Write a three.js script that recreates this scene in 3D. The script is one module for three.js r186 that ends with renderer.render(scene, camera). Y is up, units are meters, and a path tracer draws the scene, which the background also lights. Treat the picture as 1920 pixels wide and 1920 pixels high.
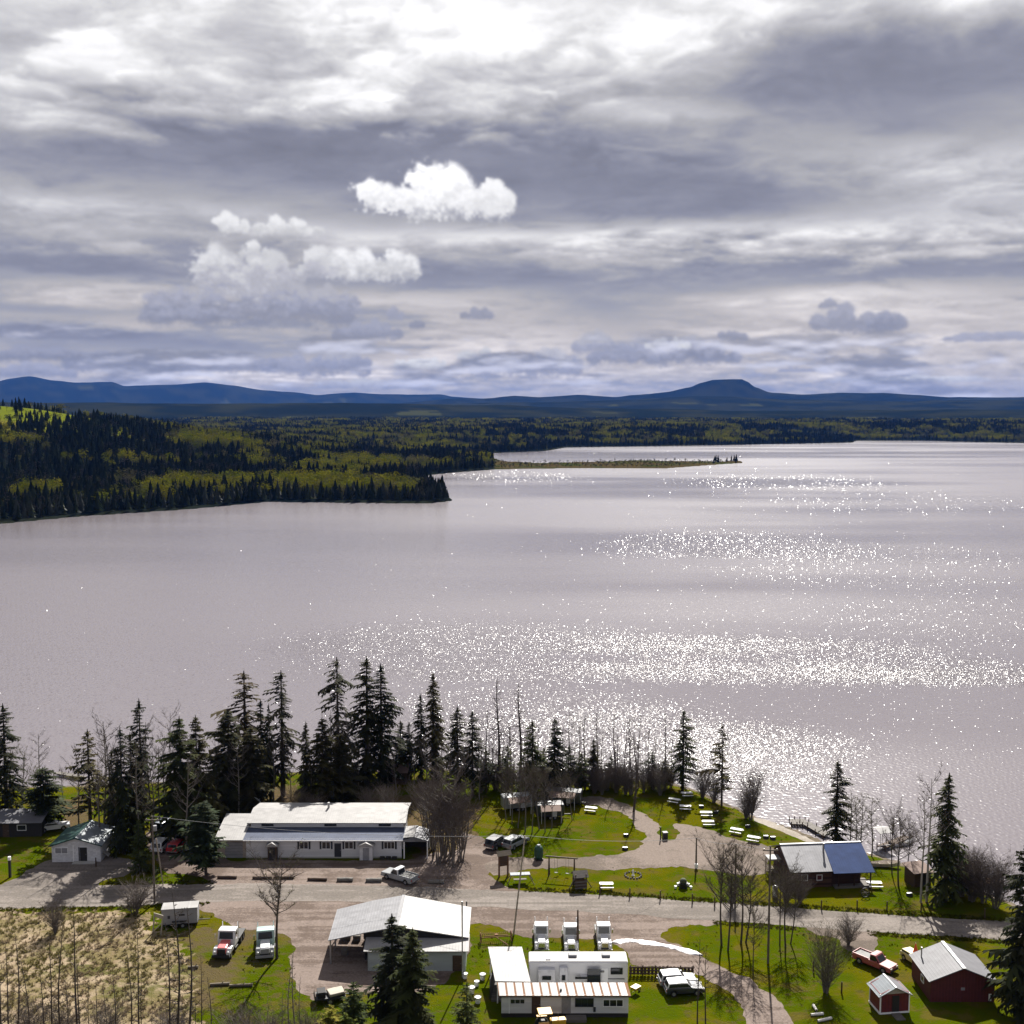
import * as THREE from 'three';
import { mergeGeometries } from 'three/addons/utils/BufferGeometryUtils.js';
import { RoundedBoxGeometry } from 'three/addons/geometries/RoundedBoxGeometry.js';

// ---------------------------------------------------------------- camera
const scene = new THREE.Scene();
const CAM_H = 65, FOCAL = 2100, PITCH = Math.atan(185 / FOCAL);
const camera = new THREE.PerspectiveCamera(2 * Math.atan(960 / FOCAL) * 180 / Math.PI, 1, 1, 60000);
camera.position.set(0, CAM_H, 0);
camera.rotation.x = -PITCH;
const renderer = new THREE.WebGLRenderer({ antialias: true });
renderer.toneMapping = THREE.LinearToneMapping;
renderer.toneMappingExposure = 2.3;
renderer.shadowMap.enabled = true;

// photo pixel (1920 wide) -> ground point / point on the upright plane at depth Z
const cP = Math.cos(PITCH), sP = Math.sin(PITCH);
const ray = (x, y) => { const a = (x - 960) / FOCAL, b = (960 - y) / FOCAL; return [a, b * cP - sP, -b * sP - cP]; };
const G = (x, y, h = 0) => { const [a, b, c] = ray(x, y), t = (h - CAM_H) / b; return new THREE.Vector3(a * t, h, c * t); };
const topAt = (x, y, Z) => { const [, b, c] = ray(x, y); return CAM_H + b * (Z / c); };

// ---------------------------------------------------------------- random numbers and noise
function rng(seed) { let a = seed >>> 0; return () => { a = (a + 0x6D2B79F5) | 0; let t = Math.imul(a ^ (a >>> 15), 1 | a); t = (t + Math.imul(t ^ (t >>> 7), 61 | t)) ^ t; return ((t ^ (t >>> 14)) >>> 0) / 4294967296; }; }
const hash2 = (x, y) => { let h = Math.imul(x, 374761393) + Math.imul(y, 668265263) | 0; h = Math.imul(h ^ (h >>> 13), 1274126177); return ((h ^ (h >>> 16)) >>> 0) / 4294967296; };
function vn(x, y) { const i = Math.floor(x), j = Math.floor(y), f = x - i, g = y - j, u = f * f * f * (f * (f * 6 - 15) + 10), v = g * g * g * (g * (g * 6 - 15) + 10); const a = hash2(i, j), b = hash2(i + 1, j), c = hash2(i, j + 1), d = hash2(i + 1, j + 1); return a + (b - a) * u + (c - a) * v + (a - b - c + d) * u * v; }
// -1 .. 1
function fbm(x, y, o = 5, lac = 2.03, gain = 0.5) { let s = 0, a = 1, n = 0; for (let k = 0; k < o; k++) { s += a * (vn(x, y) * 2 - 1); n += a; a *= gain; const t = x * 0.8 - y * 0.6; y = (x * 0.6 + y * 0.8) * lac + 17.3; x = t * lac + 5.1; } return s / n; }
const clamp = (x, a = 0, b = 1) => Math.min(b, Math.max(a, x));
const sstep = (a, b, x) => { const t = clamp((x - a) / (b - a)); return t * t * (3 - 2 * t); };
const mix = (a, b, t) => a + (b - a) * t;
const mix3 = (a, b, t) => [mix(a[0], b[0], t), mix(a[1], b[1], t), mix(a[2], b[2], t)];
const D2R = Math.PI / 180;

// ---------------------------------------------------------------- sun
const SUN_AZ = 11 * D2R, SUN_EL = 42 * D2R;
const sunDir = new THREE.Vector3(Math.sin(SUN_AZ) * Math.cos(SUN_EL), Math.sin(SUN_EL), -Math.cos(SUN_AZ) * Math.cos(SUN_EL));
const sun = new THREE.DirectionalLight(new THREE.Color().setRGB(1.0, 0.955, 0.88), 5.0);
sun.position.copy(sunDir).multiplyScalar(400).add(new THREE.Vector3(0, 0, -150));
sun.target.position.set(0, 0, -150);
sun.castShadow = true;
Object.assign(sun.shadow.camera, { left: -140, right: 140, top: 140, bottom: -140, near: 1, far: 900 });
sun.shadow.mapSize.set(4096, 4096);
scene.add(sun, sun.target);

// ---------------------------------------------------------------- sky: layered cloud over the whole dome, cumulus below it
const azOf = (x) => Math.atan((x - 960) / FOCAL) / D2R, elOf = (y) => (-PITCH + Math.atan((960 - y) / FOCAL)) / D2R;
const DEG = 36.65;   // photo pixels per degree near the middle
const VEIL = [   // broad lighter and darker sheets of the cloud deck: azimuth, elevation, half widths, strength
  [700, 20, 720, 110, .3], [1010, 90, 330, 120, .24], [120, 90, 420, 140, .22], [560, 170, 420, 60, .16], [1900, -30, 300, 90, .3], [1330, 30, 250, 50, .12],
  [1330, 448, 480, 30, .3], [1180, 450, 190, 17, .16], [1750, 450, 330, 60, .1], [1600, 640, 360, 95, .24], [1570, 560, 170, 14, .16], [1800, 335, 260, 45, .12],
  [240, 556, 260, 17, .2], [960, 650, 260, 60, .22], [170, 405, 300, 18, .12], [880, 440, 260, 24, .12], [820, 560, 150, 30, .1], [60, 700, 420, 20, .14], [700, 702, 420, 18, .2], [1270, 215, 130, 22, .16],
  [430, 300, 480, 62, -.2], [850, 285, 420, 70, -.17], [1230, 370, 380, 62, -.2], [1600, 110, 360, 70, -.22], [1720, 200, 420, 70, -.2], [1250, 190, 300, 26, -.1],
  [190, 505, 420, 42, -.2], [1730, 520, 360, 26, -.22], [1500, 500, 260, 12, -.1], [850, 525, 260, 22, -.12], [1190, 575, 190, 75, -.14], [90, 632, 240, 14, -.26], [200, 595, 180, 9, -.12], [500, 655, 330, 14, -.12], [1720, 620, 300, 18, -.06],
].map(([x, y, rx, ry, s]) => [azOf(x), elOf(y), rx / DEG, ry / DEG, s]);
// cumulus: middle, base, half width, height, brightness of top, brightness of base, roughness of outline
const CUMULUS = [
  [822, 402, 140, 96, 1.2, .84, .9], [925, 396, 44, 56, 1.0, .8, 1.1], [440, 445, 34, 32, .9, .66, .9], [548, 446, 68, 34, .9, .62, 1.1],
  [485, 612, 215, 84, .46, .28, .7], [452, 562, 82, 104, .8, .44, .8], [520, 540, 60, 60, .68, .46, .8], [482, 492, 26, 30, .86, .6, 1], [712, 524, 92, 64, .98, .62, .6], [602, 520, 30, 54, .8, .55, 1], [600, 590, 95, 50, .5, .33, .8], [350, 612, 78, 30, .42, .28, .8],
  [898, 598, 36, 20, .36, .3, .45], [688, 636, 78, 32, .42, .3, .8], [786, 616, 17, 15, .33, .28, .9], [744, 600, 16, 22, .42, .36, 1], [1600, 628, 90, 44, .4, .3, .9], [1545, 586, 17, 20, .4, .34, .9], [1650, 628, 40, 36, .4, .3, .9],
  [1240, 682, 165, 44, .46, .26, .7], [1250, 655, 50, 20, .9, .7, .8], [1130, 664, 70, 36, .5, .34, .8], [1372, 640, 30, 20, .36, .3, .9], [985, 706, 125, 58, .56, .3, .7], [900, 688, 50, 36, .66, .44, .8], [790, 692, 55, 22, .82, .6, .8],
  [600, 704, 110, 44, .44, .27, .8], [640, 690, 60, 34, .5, .34, .8], [420, 700, 120, 34, .44, .27, .9], [230, 700, 110, 34, .42, .27, .9], [100, 684, 140, 24, .38, .25, .8], [60, 712, 90, 22, .44, .3, .9], [700, 726, 130, 16, .62, .46, 1], [1405, 708, 22, 16, .5, .4, 1], [330, 726, 120, 14, .6, .42, 1],
  [1650, 690, 90, 10, .5, .42, 1], [1700, 720, 160, 12, .8, .55, 1.2], [1850, 650, 90, 14, .44, .36, .9], [1500, 700, 50, 8, .4, .36, 1],
].map(([x, y, w, h, a, b, r], n) => {   // each heap is a handful of round heads on a flat base
  const q = rng(n * 31 + 7), W = w / DEG, H = h / DEG, ex = Math.max(1, W / H * .42), heads = [], k = Math.min(12, Math.max(4, Math.round(W / H * 3)));
  for (let i = 0; i < k; i++) { const c = ((i + .5 + (q() - .5) * .8) / k * 2 - 1) * .82, m = (1 - .55 * c * c), rad = H * (.42 + .24 * q()) * m; heads.push([c * W, rad * .5 + H * .34 * q() * m * m, Math.max(rad * ex * .8, W / k * 1.35), rad * 1.15]); }
  heads.push([0, H * .22, W * .95, H * .36]);
  return [azOf(x), elOf(y), W, H, a, b, r, heads];
});
const SKY_GAIN = 1 / 2.3;   // the deck's own brightness; the picture is exposed 2.3 times
function skyAt(az, el, out) {
  const e = Math.max(el, 0.02), er = e * D2R, ar = az * D2R;
  const k = 1.25 * Math.cos(er) / (Math.sin(er) + 0.11), x = Math.sin(ar) * k, z = Math.cos(ar) * k;
  const n1 = fbm(x * 0.9 + 3.1, z * 1.3 + 8.2, 5), w1 = fbm(x * 1.3 + 61, z * 1.6 + 23, 4), n2 = fbm(x * 2.1 + 1.1 * n1 + 40, z * 2.9 + 1.3 * w1 + 11, 6, 2.1, .55), n3 = fbm(x * 5.5 + 1.5 * w1 + 20, z * 7 + 1.2 * n2 + 31, 6, 2.1, .58);
  const wa = n1 * 4 + n2 * 2.2, we = n2 * 1.3 + n3 * .7;
  const dx = Math.sin(ar) * Math.cos(er), dy = Math.sin(er), dz = -Math.cos(ar) * Math.cos(er);
  const toSun = Math.acos(clamp(dx * sunDir.x + dy * sunDir.y + dz * sunDir.z, -1, 1)) / D2R;
  let L = 0.405 + 0.08 * n1 + 0.13 * n2 + (.07 + .1 * sstep(3, 13, e)) * n3 + 0.36 * Math.exp(-toSun * toSun / 300) + 0.07 * Math.exp(-toSun * toSun / 3000);
  if (Math.abs(az) < 60 && el < 40) for (const v of VEIL) { const a = (az + wa - v[0]) / v[2], b = (el + we * Math.min(1, v[3] * .7) - v[1]) / v[3], q = a * a + b * b; if (q < 7) L += v[4] * Math.exp(-q * 1.1) * (1 + .8 * n2 + .5 * n3); }
  L += .22 * n3 * sstep(.5, .9, L);
  L = Math.max(L, 0.27 + 0.06 * n2 + .05 * n3);
  const warm = sstep(10, 3, e) * sstep(.36, .52, L);
  let c = L < .5 ? mix3([.94, .96, 1.19], [.99, .98, 1.03], sstep(.26, .46, L)) : mix3([.99, .98, 1.03], [1, .99, 1.0], sstep(.5, .8, L));
  c = mix3(c, [1.08, 1.0, .95], warm);
  let r = c[0] * L, g = c[1] * L, b = c[2] * L;
  if (Math.abs(az) < 60 && el < 16) {
    for (const q of CUMULUS) {
      const u = az - q[0], v = el - q[1];
      if (u < -1.35 * q[2] || u > 1.35 * q[2] || v < -.5 * q[3] || v > 1.5 * q[3]) continue;
      const m = fbm(az * 2.1 + q[0] * 7, el * 2.7 + 9, 5, 2.1, .55), m2 = fbm(az * 7 + q[0], el * 9 + 3, 5, 2.1, .6), U = u + m * .22 * q[3], V = v + m2 * .1 * q[3];
      let s = -9; for (const p of q[7]) { const du = (U - p[0]) / p[2], dv = (V - p[1]) / p[3]; s = Math.max(s, 1 - Math.sqrt(du * du + dv * dv)); }
      s += q[6] * (m * .3 + m2 * .17); const base = sstep(-.22, .2, v / q[3] + .25 * m + .12 * m2);
      const a = sstep(.0, .3, s) * base; if (a <= 0) continue;
      const lit = sstep(-.1, .85, v / q[3] + m * .5 + m2 * .2 - .1 * s), T = mix(q[5], q[4], lit) * (1 + .05 * m2);
      const tone = T > .6 ? [1, .99, 1.0] : T > .45 ? [.99, .975, 1.04] : [.95, .96, 1.14];
      const A = a * Math.min(1, .78 + .25 * q[4]); r = mix(r, tone[0] * T, A); g = mix(g, tone[1] * T, A); b = mix(b, tone[2] * T, A);
    }
    // ragged heaps low over the far hills
    const band = sstep(5.2, 3, e) * sstep(.05, .6, e); if (band > 0) { const h1 = fbm(az * .22 + 9, e * 1.15 + 4, 6, 2.1, .52), h2 = fbm(az * .9 + 3, e * 3 + 14, 5), sh = fbm(az * .22 + 9, (e - .3) * 1.15 + 4, 5, 2.1, .52), a = sstep(.0, .4, h1 + .25 * h2) * band * .85, T = clamp(.37 + (h1 - sh) * 1.1 + .08 * h2, .27, .75); r = mix(r, T * .97, a); g = mix(g, T * .965, a); b = mix(b, T * 1.08, a); }
  }
  out[0] = r * SKY_GAIN; out[1] = g * SKY_GAIN; out[2] = b * SKY_GAIN;
}
{
  const W = 4096, Hh = 2048, d = new Float32Array(W * Hh * 4), px = [0, 0, 0];
  const put = (c, r) => { const o = (r * W + c) * 4; d[o] = px[0]; d[o + 1] = px[1]; d[o + 2] = px[2]; d[o + 3] = 1; };
  const azC = (c) => { let a = ((c + .5) / W - .5) * 360 + 90; return a > 180 ? a - 360 : a; };   // azimuth from -z, right positive
  const elR = (r) => ((r + .5) / Hh - .5) * 180;
  const inFine = (c, r) => { const a = azC(c), e = elR(r); return Math.abs(a) < 36 && e < 27; };
  const S = 8, cw = W / S, ch = Hh / 2 / S + 1, coarse = new Float32Array(cw * ch * 3);
  for (let j = 0; j < ch; j++) for (let i = 0; i < cw; i++) { skyAt(azC(i * S), elR(Hh / 2 + j * S), px); coarse.set(px, (j * cw + i) * 3); }
  for (let r = Hh / 2; r < Hh; r++) for (let c = 0; c < W; c++) {
    if (inFine(c, r)) skyAt(azC(c), elR(r), px);
    else {
      const fx = c / S, fy = (r - Hh / 2) / S, i = Math.floor(fx), j = Math.min(ch - 2, Math.floor(fy)), u = fx - i, v = fy - j, i2 = (i + 1) % cw;
      for (let k = 0; k < 3; k++) px[k] = mix(mix(coarse[(j * cw + i) * 3 + k], coarse[(j * cw + i2) * 3 + k], u), mix(coarse[((j + 1) * cw + i) * 3 + k], coarse[((j + 1) * cw + i2) * 3 + k], u), v);
    }
    put(c, r);
  }
  px[0] = .1; px[1] = .1; px[2] = .105;
  for (let r = 0; r < Hh / 2; r++) for (let c = 0; c < W; c++) put(c, r);
  const t = new THREE.DataTexture(d, W, Hh, THREE.RGBAFormat, THREE.FloatType);
  t.mapping = THREE.EquirectangularReflectionMapping; t.magFilter = THREE.LinearFilter; t.needsUpdate = true;
  scene.background = t; scene.environment = t;
}
scene.fog = new THREE.FogExp2(new THREE.Color().setRGB(.09, .29, 1), 0.0000165);

// ---------------------------------------------------------------- materials and small builders
const std = (r, g, b, rough = .85, o = {}) => { const m = new THREE.MeshStandardMaterial({ roughness: rough, ...o }); m.color.setRGB(r, g, b); return m; };
const phys = (r, g, b, rough, o = {}) => { const m = new THREE.MeshPhysicalMaterial({ roughness: rough, ...o }); m.color.setRGB(r, g, b); return m; };
function tex(w, h, fn, srgb = false) {
  const d = new Uint8Array(w * h * 4);
  for (let y = 0; y < h; y++) for (let x = 0; x < w; x++) { const c = fn(x, y), o = (y * w + x) * 4; for (let k = 0; k < 3; k++) d[o + k] = clamp(c[k] * 255, 0, 255); d[o + 3] = 255; }
  const t = new THREE.DataTexture(d, w, h); t.magFilter = THREE.LinearFilter; t.wrapS = t.wrapT = THREE.RepeatWrapping;
  if (srgb) t.colorSpace = THREE.SRGBColorSpace; t.needsUpdate = true; return t;
}
const toS = (x) => x <= .0031308 ? 12.92 * x : 1.055 * Math.pow(x, 1 / 2.4) - .055;
const texS = (w, h, fn) => tex(w, h, (x, y) => { const c = fn(x, y); return [toS(Math.max(0, c[0])), toS(Math.max(0, c[1])), toS(Math.max(0, c[2]))]; }, true);   // fn returns linear colour
const used = new Map();
function numbered(name) { const n = used.get(name) || 0; used.set(name, n + 1); return n ? `${name}_${String(n).padStart(3, '0')}` : name; }
function thing(name, label, category, pos, turn = 0, group) {
  const o = new THREE.Group(); o.name = numbered(name); scene.add(o);
  if (pos) o.position.copy(pos); o.rotation.y = turn; o.userData = { label, category }; if (group) o.userData.group = group; return o;
}
function tag(o, label, category, group) { Object.assign(o.userData, { label, category }); if (group) o.userData.group = group; return o; }
function part(name, geo, m, parent, x = 0, y = 0, z = 0, ry = 0, rx = 0, rz = 0) {
  const o = new THREE.Mesh(geo, m); o.name = parent ? name : numbered(name); o.position.set(x, y, z); o.rotation.set(rx, ry, rz, 'YXZ'); o.castShadow = o.receiveShadow = true; (parent || scene).add(o); return o;
}
function struct(name, geo, m) { const o = part(name, geo, m, null); o.userData.kind = 'structure'; return o; }
function copyOf(o, label, pos, turn = 0, scale, group) {
  const c = o.clone(); c.name = numbered(o.name.replace(/_\d{3}$/, '')); scene.add(c); c.position.copy(pos); c.rotation.y = turn;
  if (scale) c.scale.set(...scale); c.userData = { ...o.userData }; if (label) c.userData.label = label; if (group) c.userData.group = group; return c;
}
const boxCache = new Map();
function B(w, h, d, bev = 0) { const k = [w, h, d, bev].map((v) => v.toFixed(3)).join(); if (!boxCache.has(k)) boxCache.set(k, bev ? new RoundedBoxGeometry(w, h, d, 2, bev) : new THREE.BoxGeometry(w, h, d)); return boxCache.get(k); }
const box = (name, m, parent, w, h, d, x, y, z, o = {}) => part(name, B(w, h, d, o.bev || 0), m, parent, x, y, z, o.ry || 0, o.rx || 0, o.rz || 0);   // centre of its base at x, y, z
const bx = (name, m, parent, w, h, d, x, y, z, o = {}) => box(name, m, parent, w, h, d, x, y + h / 2, z, o);
function cyl(name, m, parent, r0, r1, h, x, y, z, o = {}) { return part(name, new THREE.CylinderGeometry(r1, r0, h, o.seg || 12, 1), m, parent, x, y + (o.mid ? 0 : h / 2), z, o.ry || 0, o.rx || 0, o.rz || 0); }
function extrude(pts, depth, bevel = 0) {   // outline in x,y; thickness along z, centred
  const s = new THREE.Shape(pts.map(([x, y]) => new THREE.Vector2(x, y)));
  const g = new THREE.ExtrudeGeometry(s, { depth: depth - 2 * bevel, bevelEnabled: bevel > 0, bevelSize: bevel, bevelThickness: bevel, bevelOffset: -bevel, bevelSegments: 2, curveSegments: 6 });
  return g.translate(0, 0, -depth / 2 + bevel);
}
function bar(a, b, r, seg = 6, r2 = r) {   // a rod between two points
  const A = new THREE.Vector3(...a), Bv = new THREE.Vector3(...b), d = Bv.clone().sub(A), L = d.length();
  const g = new THREE.CylinderGeometry(r2, r, L, seg, 1); g.translate(0, L / 2, 0);
  return g.applyQuaternion(new THREE.Quaternion().setFromUnitVectors(new THREE.Vector3(0, 1, 0), d.normalize())).translate(A.x, A.y, A.z);
}
function quadPlate(a, b, c, d, t) {   // a flat plate of thickness t with corners a b c d (counter-clockwise seen from outside), t inwards
  const v = [a, b, c, d].map((p) => new THREE.Vector3(...p)), n = v[1].clone().sub(v[0]).cross(v[3].clone().sub(v[0])).normalize().multiplyScalar(-t), w = v.map((p) => p.clone().add(n)), P = [];
  const q = (i, j, k, l) => [i, j, k, i, k, l].forEach((p) => P.push(p.x, p.y, p.z));
  q(...v); q(w[3], w[2], w[1], w[0]); for (let i = 0; i < 4; i++) { const j = (i + 1) % 4; q(v[i], w[i], w[j], v[j]); }
  const g = new THREE.BufferGeometry(); g.setAttribute('position', new THREE.Float32BufferAttribute(P, 3));
  const e1 = v[1].clone().sub(v[0]).normalize(), e2 = v[3].clone().sub(v[0]).normalize(), U = []; for (let i = 0; i < P.length; i += 3) { const p = new THREE.Vector3(P[i], P[i + 1], P[i + 2]).sub(v[0]); U.push(p.dot(e1), p.dot(e2)); }
  g.setAttribute('uv', new THREE.Float32BufferAttribute(U, 2)); g.computeVertexNormals(); return g;
}

// ---------------------------------------------------------------- near land, lake, far land
const WL = -1.2;   // lake level
const P2 = (list, h = 0) => list.map(([x, y]) => { const p = G(x, y, h); return [p.x, p.z]; });
function inPoly(P, x, z) { let c = false; for (let i = 0, j = P.length - 1; i < P.length; j = i++) { const [xi, zi] = P[i], [xj, zj] = P[j]; if ((zi > z) !== (zj > z) && x < (xj - xi) * (z - zi) / (zj - zi) + xi) c = !c; } return c; }
function distLine(P, x, z, closed = false) { let b = 1e18; for (let i = 0; i + (closed ? 0 : 1) < P.length; i++) { const [ax, az] = P[i], [bx2, bz] = P[(i + 1) % P.length], vx = bx2 - ax, vz = bz - az, t = clamp(((x - ax) * vx + (z - az) * vz) / (vx * vx + vz * vz)), dx = x - ax - vx * t, dz = z - az - vz * t, q = dx * dx + dz * dz; if (q < b) b = q; } return Math.sqrt(b); }

const SHORE = [[-900, -235], [-420, -228], [-200, -214], ...P2([[-60, 1477], [0, 1475], [110, 1473], [200, 1470], [320, 1462], [440, 1452], [560, 1446], [680, 1440], [780, 1436], [850, 1442], [900, 1458], [1000, 1463], [1090, 1464], [1170, 1458], [1240, 1461], [1290, 1474], [1335, 1492], [1390, 1516], [1425, 1534], [1470, 1546], [1505, 1556], [1548, 1578], [1600, 1592], [1650, 1602], [1690, 1616], [1760, 1637], [1840, 1667], [1900, 1692], [1970, 1716]], WL), [92, -122], [140, -92], [260, -40], [600, 60]];
const NEAR = [...SHORE, [600, 500], [-900, 500]];
const shoreExact = (x, z) => { const d = distLine(SHORE, x, z) + 1.1 * fbm(x * .13, z * .13, 3); return inPoly(NEAR, x, z) ? d : -d; };
const SG = new Float32Array(261 * 141); for (let j = 0; j < 141; j++) for (let i = 0; i < 261; i++) SG[j * 261 + i] = shoreExact(i - 130, j - 240);
const shoreD = (x, z) => { const u = x + 130, v = z + 240; if (u < 0 || v < 0 || u >= 260 || v >= 140) return shoreExact(x, z); const i = Math.floor(u), j = Math.floor(v), f = u - i, g = v - j, o = j * 261 + i; return mix(mix(SG[o], SG[o + 1], f), mix(SG[o + 261], SG[o + 262], f), g); };
function landH(x, z) {
  const s = shoreD(x, z);
  return s > 7 ? 0 : s > 0 ? mix(WL - .02, 0, sstep(0, 6.5, s)) : Math.max(-6, WL + s * .35);
}
const DRY = P2([[-300, 1712], [120, 1709], [270, 1713], [300, 1745], [345, 1790], [360, 1850], [375, 1990], [-300, 1990]]);
const BARE = [P2([[395, 1505], [470, 1478], [550, 1470], [570, 1500], [560, 1530], [400, 1530]]), P2([[640, 1530], [660, 1500], [760, 1490], [900, 1510], [880, 1600], [780, 1610], [780, 1560]]), P2([[120, 1500], [165, 1490], [170, 1545], [120, 1560]])];
const TX = [-115, 115], TZ = [-232, -112];
{
  const xs = [-900, -500, -300, -200, -150], zs = [-330, -270, -245];
  for (let x = -125; x <= 125; x += 1) xs.push(x); xs.push(150, 200, 300, 600);
  for (let z = -235; z <= -110; z += 1) zs.push(z); zs.push(-90, -60, 0, 120, 500);
  const P = [], U = [], U1 = [], I = [], nx = xs.length;
  for (const z of zs) for (const x of xs) { P.push(x, landH(x, z), z); U.push((x - TX[0]) / (TX[1] - TX[0]), (z - TZ[0]) / (TZ[1] - TZ[0])); U1.push(x / 6, z / 6); }
  for (let j = 0; j + 1 < zs.length; j++) for (let i = 0; i + 1 < nx; i++) { const a = j * nx + i; I.push(a, a + nx, a + 1, a + 1, a + nx, a + nx + 1); }
  const g = new THREE.BufferGeometry(); g.setAttribute('position', new THREE.Float32BufferAttribute(P, 3)); g.setAttribute('uv', new THREE.Float32BufferAttribute(U, 2)); g.setAttribute('uv1', new THREE.Float32BufferAttribute(U1, 2)); g.setIndex(I); g.computeVertexNormals();
  const W = 2048, Hh = 1024;
  const mapT = texS(W, Hh, (i, j) => {
    const x = mix(TX[0], TX[1], (i + .5) / W), z = mix(TZ[0], TZ[1], (j + .5) / Hh), n = fbm(x * .11, z * .16, 5), f = fbm(x * 1.1 + 50, z * 1.7, 4), q = fbm(x * .35 + 9, z * .5 + 70, 4);
    let c = mix3([.082, .116, .003], [.132, .128, .004], sstep(-.25, .4, n + .4 * q));
    c = mix3(c, [.15, .115, .028], sstep(.08, .5, q + .45 * f) * .7); c = mix3(c, [.15, .105, .05], sstep(.3, .6, f - .4 * n) * .6);
    c = mix3(c, [.05, .078, .007], sstep(.15, .7, f) * .45);
    const wx = x + 2.2 * q, wz = z + 2.4 * f;
    if (inPoly(DRY, wx, wz)) { const t = sstep(-.5, .5, q + f * .6); c = mix3([.27, .22, .11], [.52, .41, .285], t); c = mix3(c, [.31, .22, .14], sstep(.1, .6, f) * .5); c = mix3(c, [.10, .115, .022], sstep(.25, .7, n - f * .5) * .6); }
    for (const p of BARE) if (inPoly(p, wx, wz)) c = mix3(c, [.17, .115, .075], .75 - .3 * f);
    if (z > -138 && x < -10 && z > -137 + 3 * q && !inPoly(DRY, wx, wz)) c = mix3(c, [.15, .105, .075], sstep(-.2, .5, n + f * .4) * .7);
    const s = shoreD(x, z);
    if (s < 2.2 + q) c = mix3([.26, .215, .165], [.12, .105, .07], sstep(-.3, .5, f));
    return c.map((v) => v * .54);
  });
  mapT.wrapS = mapT.wrapT = THREE.MirroredRepeatWrapping;
  const bump = tex(512, 512, (x, y) => { const v = .5 + .5 * fbm(x / 12, y / 12, 4); return [v, v, v]; }); bump.channel = 1; bump.wrapS = bump.wrapT = THREE.MirroredRepeatWrapping;
  const m = phys(1, 1, 1, .95, { map: mapT, bumpMap: bump, bumpScale: .09, specularIntensity: 0 });
  struct('ground', g, m);
}
// the lake: short wind waves in the normals, gusts in the roughness
{
  const N = 1024, T = 56, hgt = new Float32Array(N * N), r = rng(77), waves = [];
  for (let k = 0; k < 90; k++) { const lam = .3 * Math.pow(6, r()), th = r() * 6.28, kx = Math.round(Math.sin(th) * T / lam), ky = Math.round(Math.cos(th) * T / lam); if (kx || ky) { const L = T / Math.hypot(kx, ky); waves.push([kx, ky, .0034 * L * (.5 + r()), r() * 6.28]); } }
  for (const [kx, ky, a, p] of waves) { const s = 2 * Math.PI / N; const cr = Math.cos(kx * s), sr = Math.sin(kx * s); for (let j = 0; j < N; j++) { const q = ky * j * s + p; let sn = a * Math.sin(q), cs = a * Math.cos(q); for (let i = 0; i < N; i++) { hgt[j * N + i] += sn; const t = sn * cr + cs * sr; cs = cs * cr - sn * sr; sn = t; } } }
  const px = T / N, nrm = tex(N, N, (i, j) => {
    const dx = (hgt[j * N + (i + 1) % N] - hgt[j * N + (i + N - 1) % N]) / (2 * px), dy = (hgt[((j + 1) % N) * N + i] - hgt[((j + N - 1) % N) * N + i]) / (2 * px), l = 1 / Math.hypot(dx, dy, 1);
    return [.5 - .5 * dx * l, .5 - .5 * dy * l, .5 + .5 * l];
  });
  const gust = tex(1024, 1024, (i, j) => {
    const x = (i / 1024 - .5) * 2600, z = j / 1024 * 2600, k = 1 / (z + 250);
    const n = fbm(x * .0011 * 3 + 2, z * .0042 * 3 + 5.5, 5) * .6 + fbm(x * .0006 * 3 + 12, z * .0016 * 3 + 1, 3) * .7;
    const v = .5 + .32 * sstep(-.35, .45, n) - .10 * sstep(.05, -.5, n); return [v, v, v];
  });
  gust.channel = 1; gust.wrapS = gust.wrapT = THREE.MirroredRepeatWrapping;
  const g = new THREE.PlaneGeometry(9000, 5200, 90, 52).rotateX(-Math.PI / 2).translate(0, WL, -2500);
  const p = g.attributes.position, U = [], U1 = [];
  for (let i = 0; i < p.count; i++) { U.push(p.getX(i) / T, -p.getZ(i) / T); U1.push(p.getX(i) / 2600 + .5, -p.getZ(i) / 2600); }
  g.setAttribute('uv', new THREE.Float32BufferAttribute(U, 2)); g.setAttribute('uv1', new THREE.Float32BufferAttribute(U1, 2));
  const m = phys(.145, .129, .139, .28, { ior: 1.33, normalMap: nrm, roughnessMap: gust, normalScale: new THREE.Vector2(.5, .5) });
  const o = struct('lake_water', g, m);
}
// far land
const FARSHORE = P2([[-500, 1030], [-200, 1000], [0, 982], [150, 968], [350, 955], [500, 941], [700, 943], [800, 944], [845, 939], [838, 924], [790, 904], [780, 893], [850, 886], [930, 880], [1060, 878], [1250, 878], [1330, 872], [1390, 868], [1388, 865.5], [1290, 866], [1200, 864], [1100, 867], [1010, 869], [945, 866], [918, 858], [910, 850], [1020, 846], [1060, 839], [1340, 835], [1600, 830], [1602, 826.5], [1750, 827], [1920, 831], [2300, 836], [2900, 850]], WL);
const FAR = [...FARSHORE, [9000, -3000], [9000, -26000], [-14000, -26000], [-14000, -800]];
const SPIT = P2([[925, 890], [925, 853], [1100, 853], [1400, 856], [1400, 885]], WL);
const curve = (list) => (px) => { if (px <= list[0][0]) return list[0][1]; for (let i = 1; i < list.length; i++) if (px <= list[i][0]) { const t = (px - list[i - 1][0]) / (list[i][0] - list[i - 1][0]); return mix(list[i - 1][1], list[i][1], t * t * (3 - 2 * t) * .5 + t * .5); } return list[list.length - 1][1]; };
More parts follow.
